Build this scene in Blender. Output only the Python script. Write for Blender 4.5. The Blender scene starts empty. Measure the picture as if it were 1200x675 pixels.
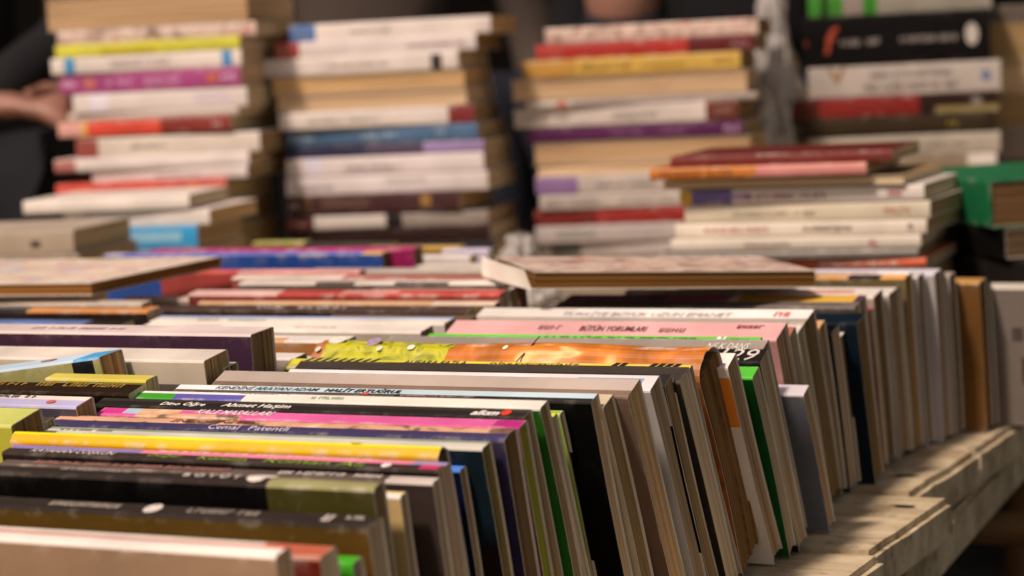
import bpy, bmesh, math, random
from mathutils import Vector, Matrix, Euler, noise
R = math.radians
rng = random.Random(7)
scene = bpy.context.scene
C = scene.collection
TZ = 0.75                                   # height of the table top

# ------------------------------------------------------------------ camera
CAM = Vector((0, 0, TZ + 0.27))
FPX = 2690.0
cam_rot = Matrix.Rotation(R(26.8), 3, 'Z') @ Matrix.Rotation(R(90 - 5.75), 3, 'X') @ Matrix.Rotation(R(-2.87), 3, 'Z')
cd = bpy.data.cameras.new('camera'); cam = bpy.data.objects.new('camera', cd); C.objects.link(cam)
cam.location = CAM; cam.rotation_euler = cam_rot.to_euler()
cd.sensor_width = 36; cd.lens = FPX / 1200 * 36; cd.clip_start = .05; cd.clip_end = 200
cd.dof.use_dof = True; cd.dof.focus_distance = 1.09; cd.dof.aperture_fstop = 9.0
scene.camera = cam

def ray(px, py):
    return cam_rot @ Vector(((px - 600) / FPX, -(py - 337.5) / FPX, -1.0))
def at(px, py, z):                          # point of a pixel at height z above the table
    d = ray(px, py); return CAM + d * ((TZ + z - CAM.z) / d.z)
def at_y(px, py, y):                        # point of a pixel on the plane Y = y
    d = ray(px, py); return CAM + d * (y / d.y)
def at_x(px, py, x):                          # point of a pixel on the plane X = x
    d = ray(px, py); return CAM + d * (x / d.x)
def at_d(px, py, dist):                     # point of a pixel at a depth
    return CAM + ray(px, py) * dist

# ------------------------------------------------------------------ objects
def empty(name, loc, rot=(0, 0, 0), order='XYZ'):
    o = bpy.data.objects.new(name, None); C.objects.link(o)
    o.location = loc; o.rotation_mode = order; o.rotation_euler = rot; o.empty_display_size = .03
    return o
def tag(o, label, cat, group=None):
    o['label'] = label; o['category'] = cat
    if group: o['group'] = group
    return o
def obj(name, verts, faces, mats, parent=None, midx=None, smooth=False):
    me = bpy.data.meshes.new(name); me.from_pydata(verts, [], faces)
    for m in (mats if isinstance(mats, (list, tuple)) else [mats]): me.materials.append(m)
    if midx: me.polygons.foreach_set('material_index', midx)
    if smooth: me.polygons.foreach_set('use_smooth', [True] * len(faces))
    me.update()
    o = bpy.data.objects.new(name, me); C.objects.link(o); o.parent = parent
    return o
def bm_obj(name, bm, mat, parent=None, smooth=False):
    me = bpy.data.meshes.new(name); bm.to_mesh(me); bm.free()
    me.materials.append(mat)
    if smooth: me.polygons.foreach_set('use_smooth', [True] * len(me.polygons))
    o = bpy.data.objects.new(name, me); C.objects.link(o); o.parent = parent
    return o

# ------------------------------------------------------------------ materials
def lin(c):
    return (c / 255 / 12.92) if c <= 10 else ((c / 255 + .055) / 1.055) ** 2.4
def rgb(h):
    return tuple(lin(int(h[i:i + 2], 16)) for i in (0, 2, 4)) + (1,)
def nt(name):
    m = bpy.data.materials.new(name); m.use_nodes = True
    t = m.node_tree; b = t.nodes['Principled BSDF']
    return m, t, b
def N(t, kind, **kw):
    n = t.nodes.new(kind)
    for k, v in kw.items():
        if k in n.inputs: n.inputs[k].default_value = v
        else: setattr(n, k, v)
    return n
def mixc(t, fac, a, b, mode='MIX'):
    n = t.nodes.new('ShaderNodeMix'); n.data_type = 'RGBA'; n.blend_type = mode
    for i, v in ((0, fac), (6, a), (7, b)):
        if isinstance(v, bpy.types.NodeSocket): t.links.new(v, n.inputs[i])
        else: n.inputs[i].default_value = v
    return n.outputs[2]
def ramp(t, src, stops):
    r = t.nodes.new('ShaderNodeValToRGB'); e = r.color_ramp.elements
    while len(e) < len(stops): e.new(.5)
    for i, (p, c) in enumerate(stops):
        e[i].position = p; e[i].color = c if len(c) == 4 else (*c, 1)
    t.links.new(src, r.inputs[0]); return r.outputs[0]
G = lambda v: (v, v, v, 1)
def coords(t, scale=(1, 1, 1)):             # object coordinates, shifted at random from book to book
    tc = N(t, 'ShaderNodeTexCoord'); oi = N(t, 'ShaderNodeObjectInfo')
    mp = N(t, 'ShaderNodeMapping'); mp.inputs['Scale'].default_value = scale
    mul = N(t, 'ShaderNodeMath', operation='MULTIPLY'); mul.inputs[1].default_value = 7.3
    t.links.new(oi.outputs['Random'], mul.inputs[0])
    t.links.new(tc.outputs['Object'], mp.inputs['Vector']); t.links.new(mul.outputs[0], mp.inputs['Location'])
    return mp.outputs[0]
_mats = {}
def cover_mat(h, kind='plain'):
    key = (h, kind)
    if key in _mats: return _mats[key]
    m, t, b = nt('printed_cover'); col = rgb(h)
    co = coords(t)
    n1 = N(t, 'ShaderNodeTexNoise', Scale=22., Detail=4.); t.links.new(co, n1.inputs['Vector'])
    shade = ramp(t, n1.outputs['Fac'], [(.3, G(.84)), (.7, G(1.1))])
    c = mixc(t, 1.0, col, shade, 'MULTIPLY'); lum = max(col[:3]); dk = min(1., .05 + lum * 4)
    if kind in _ART: c = mixc(t, .85, c, _ART[kind](t, co))
    n2 = N(t, 'ShaderNodeTexNoise', Scale=260., Detail=3.); t.links.new(co, n2.inputs['Vector'])
    at_ = N(t, 'ShaderNodeAttribute', attribute_name='wear')
    mul = N(t, 'ShaderNodeMath', operation='MULTIPLY'); t.links.new(at_.outputs['Fac'], mul.inputs[0])
    n3 = N(t, 'ShaderNodeTexNoise', Scale=70., Detail=6., Roughness=.7); t.links.new(co, n3.inputs['Vector'])
    wr = ramp(t, n3.outputs['Fac'], [(.5, G(0)), (.66, G(.6 * dk))]); t.links.new(wr, mul.inputs[1])
    c = mixc(t, mul.outputs[0], c, (.62, .55, .47, 1))
    dust = ramp(t, n2.outputs['Fac'], [(.64, G(0)), (.76, G(.16 * dk))])
    c = mixc(t, dust, c, (.5, .45, .38, 1))
    t.links.new(c, b.inputs['Base Color'])
    ro = ramp(t, n1.outputs['Fac'], [(.3, G(.38)), (.7, G(.6))]); t.links.new(ro, b.inputs['Roughness'])
    b.inputs['Specular IOR Level'].default_value = .08 + .28 * dk
    bu = N(t, 'ShaderNodeBump', Strength=.02 + .1 * dk, Distance=.0006); t.links.new(n3.outputs['Fac'], bu.inputs['Height'])
    t.links.new(bu.outputs[0], b.inputs['Normal'])
    _mats[key] = m; return m
def _vor(t, co, s, stops):
    n = N(t, 'ShaderNodeTexNoise', Scale=s, Detail=3., Distortion=.8); t.links.new(co, n.inputs['Vector'])
    return ramp(t, n.outputs['Fac'], stops)
_ART = {
 'orange': lambda t, co: _vor(t, co, 26, [(.3, rgb('7a3c10')), (.42, rgb('a8621f')), (.5, rgb('bd6a26')), (.58, rgb('d98330')), (.63, rgb('ecd08c')), (.72, rgb('c97826'))]),
 'green': lambda t, co: _vor(t, co, 75, [(.3, rgb('4a4a18')), (.4, rgb('6c7a1c')), (.5, rgb('b5b020')), (.6, rgb('c9c428')), (.68, rgb('8d8a20')), (.75, rgb('d9d6a8'))]),
 'torn': lambda t, co: _vor(t, co, 60, [(.3, rgb('3c2a1e')), (.42, rgb('6e5340')), (.47, rgb('cc9a78')), (.62, rgb('dcae8a')), (.7, rgb('e9cdb0'))]),
 'painting': lambda t, co: _vor(t, co, 30, [(.3, rgb('b9a184')), (.42, rgb('dccab2')), (.5, rgb('e6d9c6')), (.58, rgb('d8a79c')), (.66, rgb('b9c2cf')), (.74, rgb('ece4d8'))]),
 'mottled': lambda t, co: _vor(t, co, 55, [(.3, rgb('6d5147')), (.44, rgb('b79a8c')), (.55, rgb('dcc8ba')), (.7, rgb('b46a5c'))]),
 'dim': lambda t, co: _vor(t, co, 40, [(.35, rgb('15120f')), (.6, rgb('2c2620')), (.75, rgb('6d5a3c'))]),
}
def page_mat(h):
    key = ('page', h)
    if key in _mats: return _mats[key]
    m, t, b = nt('page_paper'); col = rgb(h); col = (min(.8, col[0] * 1.18), min(.76, col[1] * 1.12), min(.68, col[2] * 1.06), 1)
    co = coords(t, (2.2, 2600., 2.2))
    n1 = N(t, 'ShaderNodeTexNoise', Scale=1., Detail=2.); t.links.new(co, n1.inputs['Vector'])
    co2 = coords(t, (6, 240., 6))
    n2 = N(t, 'ShaderNodeTexNoise', Scale=1., Detail=3.); t.links.new(co2, n2.inputs['Vector'])
    c = mixc(t, 1.0, col, ramp(t, n1.outputs['Fac'], [(.3, G(.6)), (.62, G(1.1))]), 'MULTIPLY')
    c = mixc(t, 1.0, c, ramp(t, n2.outputs['Fac'], [(.3, (.66, .61, .53)), (.62, (1.06, 1.04, 1.02))]), 'MULTIPLY')
    co3 = coords(t, (18, 18, 18))
    n3 = N(t, 'ShaderNodeTexNoise', Scale=1., Detail=4.); t.links.new(co3, n3.inputs['Vector'])
    c = mixc(t, ramp(t, n3.outputs['Fac'], [(.52, G(0)), (.75, G(.35))]), c, tuple(x * .6 for x in col[:3]) + (1,))
    t.links.new(c, b.inputs['Base Color']); b.inputs['Roughness'].default_value = .85
    b.inputs['Specular IOR Level'].default_value = .15
    bu = N(t, 'ShaderNodeBump', Strength=.5, Distance=.0007); t.links.new(n1.outputs['Fac'], bu.inputs['Height'])
    t.links.new(bu.outputs[0], b.inputs['Normal'])
    _mats[key] = m; return m
def ink_mat(h):
    key = ('ink', h)
    if key in _mats: return _mats[key]
    m, t, b = nt('printing_ink'); co = coords(t)
    n = N(t, 'ShaderNodeTexNoise', Scale=500., Detail=2.); t.links.new(co, n.inputs['Vector'])
    t.links.new(mixc(t, 1., rgb(h), ramp(t, n.outputs['Fac'], [(.3, G(.75)), (.6, G(1.))]), 'MULTIPLY'), b.inputs['Base Color'])
    b.inputs['Roughness'].default_value = .5
    _mats[key] = m; return m
def plain_mat(name, h, rough=.8, scale=30., lo=.7, hi=1.15, bump=.2, dist=.002, spec=.3):
    m, t, b = nt(name); co = coords(t)
    n = N(t, 'ShaderNodeTexNoise', Scale=scale, Detail=6., Roughness=.65); t.links.new(co, n.inputs['Vector'])
    t.links.new(mixc(t, 1., rgb(h), ramp(t, n.outputs['Fac'], [(.3, G(lo)), (.7, G(hi))]), 'MULTIPLY'), b.inputs['Base Color'])
    b.inputs['Roughness'].default_value = rough; b.inputs['Specular IOR Level'].default_value = spec
    bu = N(t, 'ShaderNodeBump', Strength=bump, Distance=dist); t.links.new(n.outputs['Fac'], bu.inputs['Height'])
    t.links.new(bu.outputs[0], b.inputs['Normal'])
    return m

# ------------------------------------------------------------------ books
# Local frame of a book: x from -L to 0 along the spine, y from 0 (near cover) to t, z from 0 (fore edge) to w (spine).
def spine_text(root, s, L, w, t, u0, u1, v0, v1, h, bulge, shear=0., bold=.0, kind='spine_lettering'):
    cu = bpy.data.curves.new('lettering', 'FONT'); cu.body = s; cu.size = 1; cu.offset = bold; cu.shear = shear
    cu.resolution_u = 2
    tmp = bpy.data.objects.new('lettering', cu); me = bpy.data.meshes.new_from_object(tmp)
    bpy.data.objects.remove(tmp)
    xs = [v.co.x for v in me.vertices]; ys = [v.co.y for v in me.vertices]
    a, b2, c, d = min(xs), max(xs), min(ys), max(ys)
    for v in me.vertices:
        fx = (v.co.x - a) / (b2 - a); fy = (v.co.y - c) / (d - c)
        vy = v0 + (v1 - v0) * fy
        v.co = (-L + L * (u0 + (u1 - u0) * fx), t * vy, w + bulge * 4 * vy * (1 - vy) + .00035)
    me.materials.clear(); me.materials.append(ink_mat(h))
    o = bpy.data.objects.new(kind, me); C.objects.link(o); o.parent = root
    return o
def marks(root, L, w, t, u0, u1, v0, v1, h, bulge, rnd, kind='spine_lettering'):
    # small print too soft in the photograph to read: strokes of letter size
    V, F = [], []
    m_ = (v0 + v1) / 2; v0, v1 = m_ + (v0 - m_) * .8, m_ + (v1 - m_) * .8
    hgt = min((v1 - v0) * t, .0062); v0 = m_ - hgt / t / 2; x = -L + L * u0; end = -L + L * u1
    def q(x0, x1, y0, y1):
        i = len(V)
        for xx, yy in ((x0, y0), (x1, y0), (x1, y1), (x0, y1)):
            vv = yy / t
            V.append((xx, yy, w + bulge * 4 * vv * (1 - vv) + .00035))
        F.append((i, i + 1, i + 2, i + 3))
    y0 = v0 * t; st = hgt * .2
    while x < end - hgt * .5:
        k = rnd.random(); cw = hgt * rnd.uniform(.5, .75)
        if k < .12: x += hgt * .55; continue
        q(x, x + st, y0, y0 + hgt)
        if k < .75: q(x + cw - st, x + cw, y0, y0 + hgt)
        yy = y0 + hgt * rnd.choice((0, .4, .8))
        q(x + st, x + cw - (st if k < .75 else 0), yy, yy + st)
        x += cw + hgt * .22
    if not V: return None
    return obj(kind, V, F, ink_mat(h), root)

def book(loc, rot, L, w, t, col, label, group=None, spine=(), front=(), text=(), pages='cdbfa6', bend=0., art='plain',
         bulge=.0, hard=False, name='book', order='YXZ', ruffle=.0007, back=None, fold=None, wave=0., droop=0.):
    rnd = random.Random(hash((round(loc[0], 4), round(loc[1], 4), round(t, 4))) & 0xffff)
    root = empty(name, loc, rot, order); tag(root, label, 'book', group)
    if not bend and abs(rot[0]) < 1.2: bend = rnd.uniform(-.0012, .0018)
    c = .0016 if hard else .0005
    r = max(c * 1.3, min(.0012 if not hard else .0022, t * .25)); ns = 3
    if fold: r = fold; ns = 6
    ov = .0012 if hard else .0002
    mats = []; mi = {}
    def mid(h, k='plain'):
        if (h, k) not in mi: mi[(h, k)] = len(mats); mats.append(cover_mat(h, k))
        return mi[(h, k)]
    xs = sorted(({k / 24 for k in range(25)} if wave else set()) | {0., 1., .004, .996, .015, .985, .25, .5, .75} | {round(x, 4) for q in spine for x in q[:2]} | {round(x, 4) for q in front for x in q[:2]})
    zs = sorted({0., .02, .2, .4, .6, .8, .93, .98, 1.} | {round(x, 4) for q in front for x in q[2:4]})
    vs = sorted({.0, .08, .25, .5, .75, .92, 1.} | {round(x, 4) for q in spine for x in q[2:4]})
    bd = lambda z, u: bend * math.sin(math.pi * min(1, max(0, z / w))) * (.75 + .5 * u)
    prof = []                               # y, z, inner y, inner z, part, fraction, wear
    for z in zs[:-1]: prof.append((0, z * (w - r), c, z * (w - r), 'f', z, 1. if z == 0 else (.25 if z > .97 else 0)))
    for k in range(ns):
        a = k / (ns - 1) * math.pi / 2
        prof.append((r - r * math.cos(a), w - r + r * math.sin(a), r - (r - c) * math.cos(a), w - r + (r - c) * math.sin(a), 's' if k else 'f', 0 if k else 1, 1. if not fold else .3))
    for v in vs[1:-1]: prof.append((r + (t - 2 * r) * v, w + bulge * 4 * v * (1 - v), r + (t - 2 * r) * v, w - c + bulge * 3.6 * v * (1 - v), 's', v, .12 if v in (.08, .92) else .04))
    for k in range(ns):
        a = math.pi / 2 * (1 - k / (ns - 1))
        prof.append((t - r + r * math.cos(a), w - r + r * math.sin(a), t - r + (r - c) * math.cos(a), w - r + (r - c) * math.sin(a), 's' if k < ns - 1 else 'b', 1, 1.))
    for z in reversed(zs[:-1]): prof.append((t, z * (w - r), t - c, z * (w - r), 'b', z, 1. if z == 0 else 0))
    P, X = len(prof), len(xs); V, F, MI, W = [], [], [], []
    for inner in (0, 1):
        for u in xs:
            x = -L + L * u
            if u == 0: x -= ov
            if u == 1: x += ov
            for (y, z, yi, zi, pt, fr, we) in prof:
                jig = 0
                if droop and pt == 'f': jig = -droop * (u ** 2) * (1 - z / w)
                wv = wave * math.sin(u * 11 + 1) * (z / w) ** 6 if wave else 0.
                V.append((x, (yi if inner else y) + bd(z, u) + jig + wv, (zi if inner else z) + wv * .6))
                W.append(1. if u in (0., 1.) else we)
    idx = lambda i, k, inn: inn * X * P + i * P + k
    for i in range(X - 1):
        um = (xs[i] + xs[i + 1]) / 2
        for k in range(P - 1):
            a, b2 = prof[k], prof[k + 1]
            part = a[4] if a[4] == b2[4] else ('s' if 's' in (a[4], b2[4]) else 'f')
            fm = (a[5] + b2[5]) / 2 if a[4] == b2[4] else (0. if a[4] == 'f' else 1.)
            h, kk = col, art
            if part == 's':
                for q in spine:
                    if q[0] <= um <= q[1] and q[2] - 1e-6 <= fm <= q[3] + 1e-6: h, kk = q[4], (q[5] if len(q) > 5 else 'plain')
            elif part == 'f':
                for q in front:
                    if q[0] <= um <= q[1] and q[2] <= fm <= q[3]: h, kk = q[4], (q[5] if len(q) > 5 else 'plain')
            elif back: h, kk = back, 'plain'
            m = mid(h, kk)
            F.append((idx(i, k, 0), idx(i + 1, k, 0), idx(i + 1, k + 1, 0), idx(i, k + 1, 0))); MI.append(m)
            F.append((idx(i, k, 1), idx(i, k + 1, 1), idx(i + 1, k + 1, 1), idx(i + 1, k, 1))); MI.append(mid('d8cfc0'))
    for k in range(P - 1):
        for i, fl in ((0, 0), (X - 1, 1)):
            f = (idx(i, k, 0), idx(i, k + 1, 0), idx(i, k + 1, 1), idx(i, k, 1))
            F.append(f if not fl else f[::-1]); MI.append(mid(col if hard else 'cfc4b2'))
    for k in (0, P - 1):
        for i in range(X - 1):
            f = (idx(i, k, 0), idx(i, k, 1), idx(i + 1, k, 1), idx(i + 1, k, 0))
            F.append(f if k == 0 else f[::-1]); MI.append(mid(col if hard else 'cfc4b2'))
    o = obj('cover', V, F, mats, root, MI)
    wa = o.data.attributes.new('wear', 'FLOAT', 'POINT'); wa.data.foreach_set('value', W)
    # page block made of gathered sections, each a little out of line
    V, F = [], []
    y0, y1 = c + .0001, t - c - .0001; n = max(2, int((y1 - y0) / .0022)); zt = w - (fold * .7 if fold else c) - .0003
    zz = [.0012 + (zt - .0012) * k / 6 for k in range(7)]
    for s in range(n):
        ya = y0 + (y1 - y0) * s / n; yb = y0 + (y1 - y0) * (s + 1) / n - .00008
        dx = rnd.uniform(-1, .2) * ruffle; dx2 = rnd.uniform(-1, .2) * ruffle; dz = rnd.uniform(0, 1.2) * ruffle
        sec = len(V)
        for u in (0, .5, 1):
            for k, z in enumerate(zz):
                for y in (ya, yb):
                    x = -L + L * u + (dx if u == 1 else (-dx2 if u == 0 else 0)) + (-.0004 if u == 1 else (.0004 if u == 0 else 0))
                    V.append((x, y + bd(z, u), z + (dz if k == 0 else 0)))
        I = lambda a, k, e: sec + a * 14 + k * 2 + e
        for a in range(2):
            for k in range(6):
                F.append((I(a, k, 0), I(a + 1, k, 0), I(a + 1, k + 1, 0), I(a, k + 1, 0)))
                F.append((I(a, k, 1), I(a, k + 1, 1), I(a + 1, k + 1, 1), I(a + 1, k, 1)))
            F.append((I(a, 0, 0), I(a, 0, 1), I(a + 1, 0, 1), I(a + 1, 0, 0)))
            F.append((I(a, 6, 0), I(a + 1, 6, 0), I(a + 1, 6, 1), I(a, 6, 1)))
        for k in range(6):
            F.append((I(0, k, 0), I(0, k + 1, 0), I(0, k + 1, 1), I(0, k, 1)))
            F.append((I(2, k, 0), I(2, k, 1), I(2, k + 1, 1), I(2, k + 1, 0)))
    pv = rnd.choice(((1, 1, 1), (1.1, 1.1, 1.12), (.86, .82, .74), (1.02, .97, .96), (.95, .93, .9), (1.12, 1.06, .98), (.78, .72, .62)))
    pages = ''.join('%02x' % min(235, int(int(pages[i:i + 2], 16) * pv[i // 2])) for i in (0, 2, 4))
    obj('page_block', V, F, page_mat(pages), root)
    for q in text:
        s, u0, u1, v0, v1, h = q[:6]
        if s == '~': marks(root, L, w, t, u0, u1, v0, v1, h, bulge, rnd)
        elif s == '#':
            i = []
            V2 = [(-L + L * u, t * v, w + bulge * 4 * v * (1 - v) + .0004) for u, v in
                  [(u0 + (u1 - u0) * (.5 + .5 * math.cos(a * math.pi / 8)), v0 + (v1 - v0) * (.5 + .5 * math.sin(a * math.pi / 8))) for a in range(16)]]
            obj('spine_emblem', V2, [tuple(range(16))], ink_mat(h), root)
        else: spine_text(root, s, L, w, t, u0, u1, v0, v1, h, bulge, *(q[6:]))
    return root

STATS = []
def upright(px, py, w, t, lean, col, label, L=.2, yaw=0., tilt=0., yb=None, xr=None, **kw):
    """Book standing on its fore edge; the right end of the near spine edge seen at pixel (px, py)."""
    th = R(lean)
    if xr is not None:
        p = at_x(px, py, xr); w = (p.z - TZ) / math.cos(th)
    elif yb is None:
        p = at(px, py, w * math.cos(th)); y = p.y
    else:
        for _ in range(6):
            y = yb - w * math.sin(th); p = at_y(px, py, y); w = max(.05, (p.z - TZ) / math.cos(th))
    loc = Vector((p.x, p.y, p.z)) - Euler((th, R(tilt), R(yaw)), 'YXZ').to_matrix() @ Vector((0, 0, w))
    loc.z = TZ + (L * math.sin(R(tilt)) if tilt < 0 else 0) * 0 + .0004
    STATS.append((round(loc.y, 3), round(loc.y - w * math.sin(th), 3), round(p.x, 3), round(w, 3), t, lean, label[:40]))
    return book(loc, (th, R(tilt), R(yaw)), L, w, t, col, label, **kw)

ROWA = 'books standing spine up in the row along the table edge'
ROWB = 'books standing spine up in the inner row'
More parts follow.
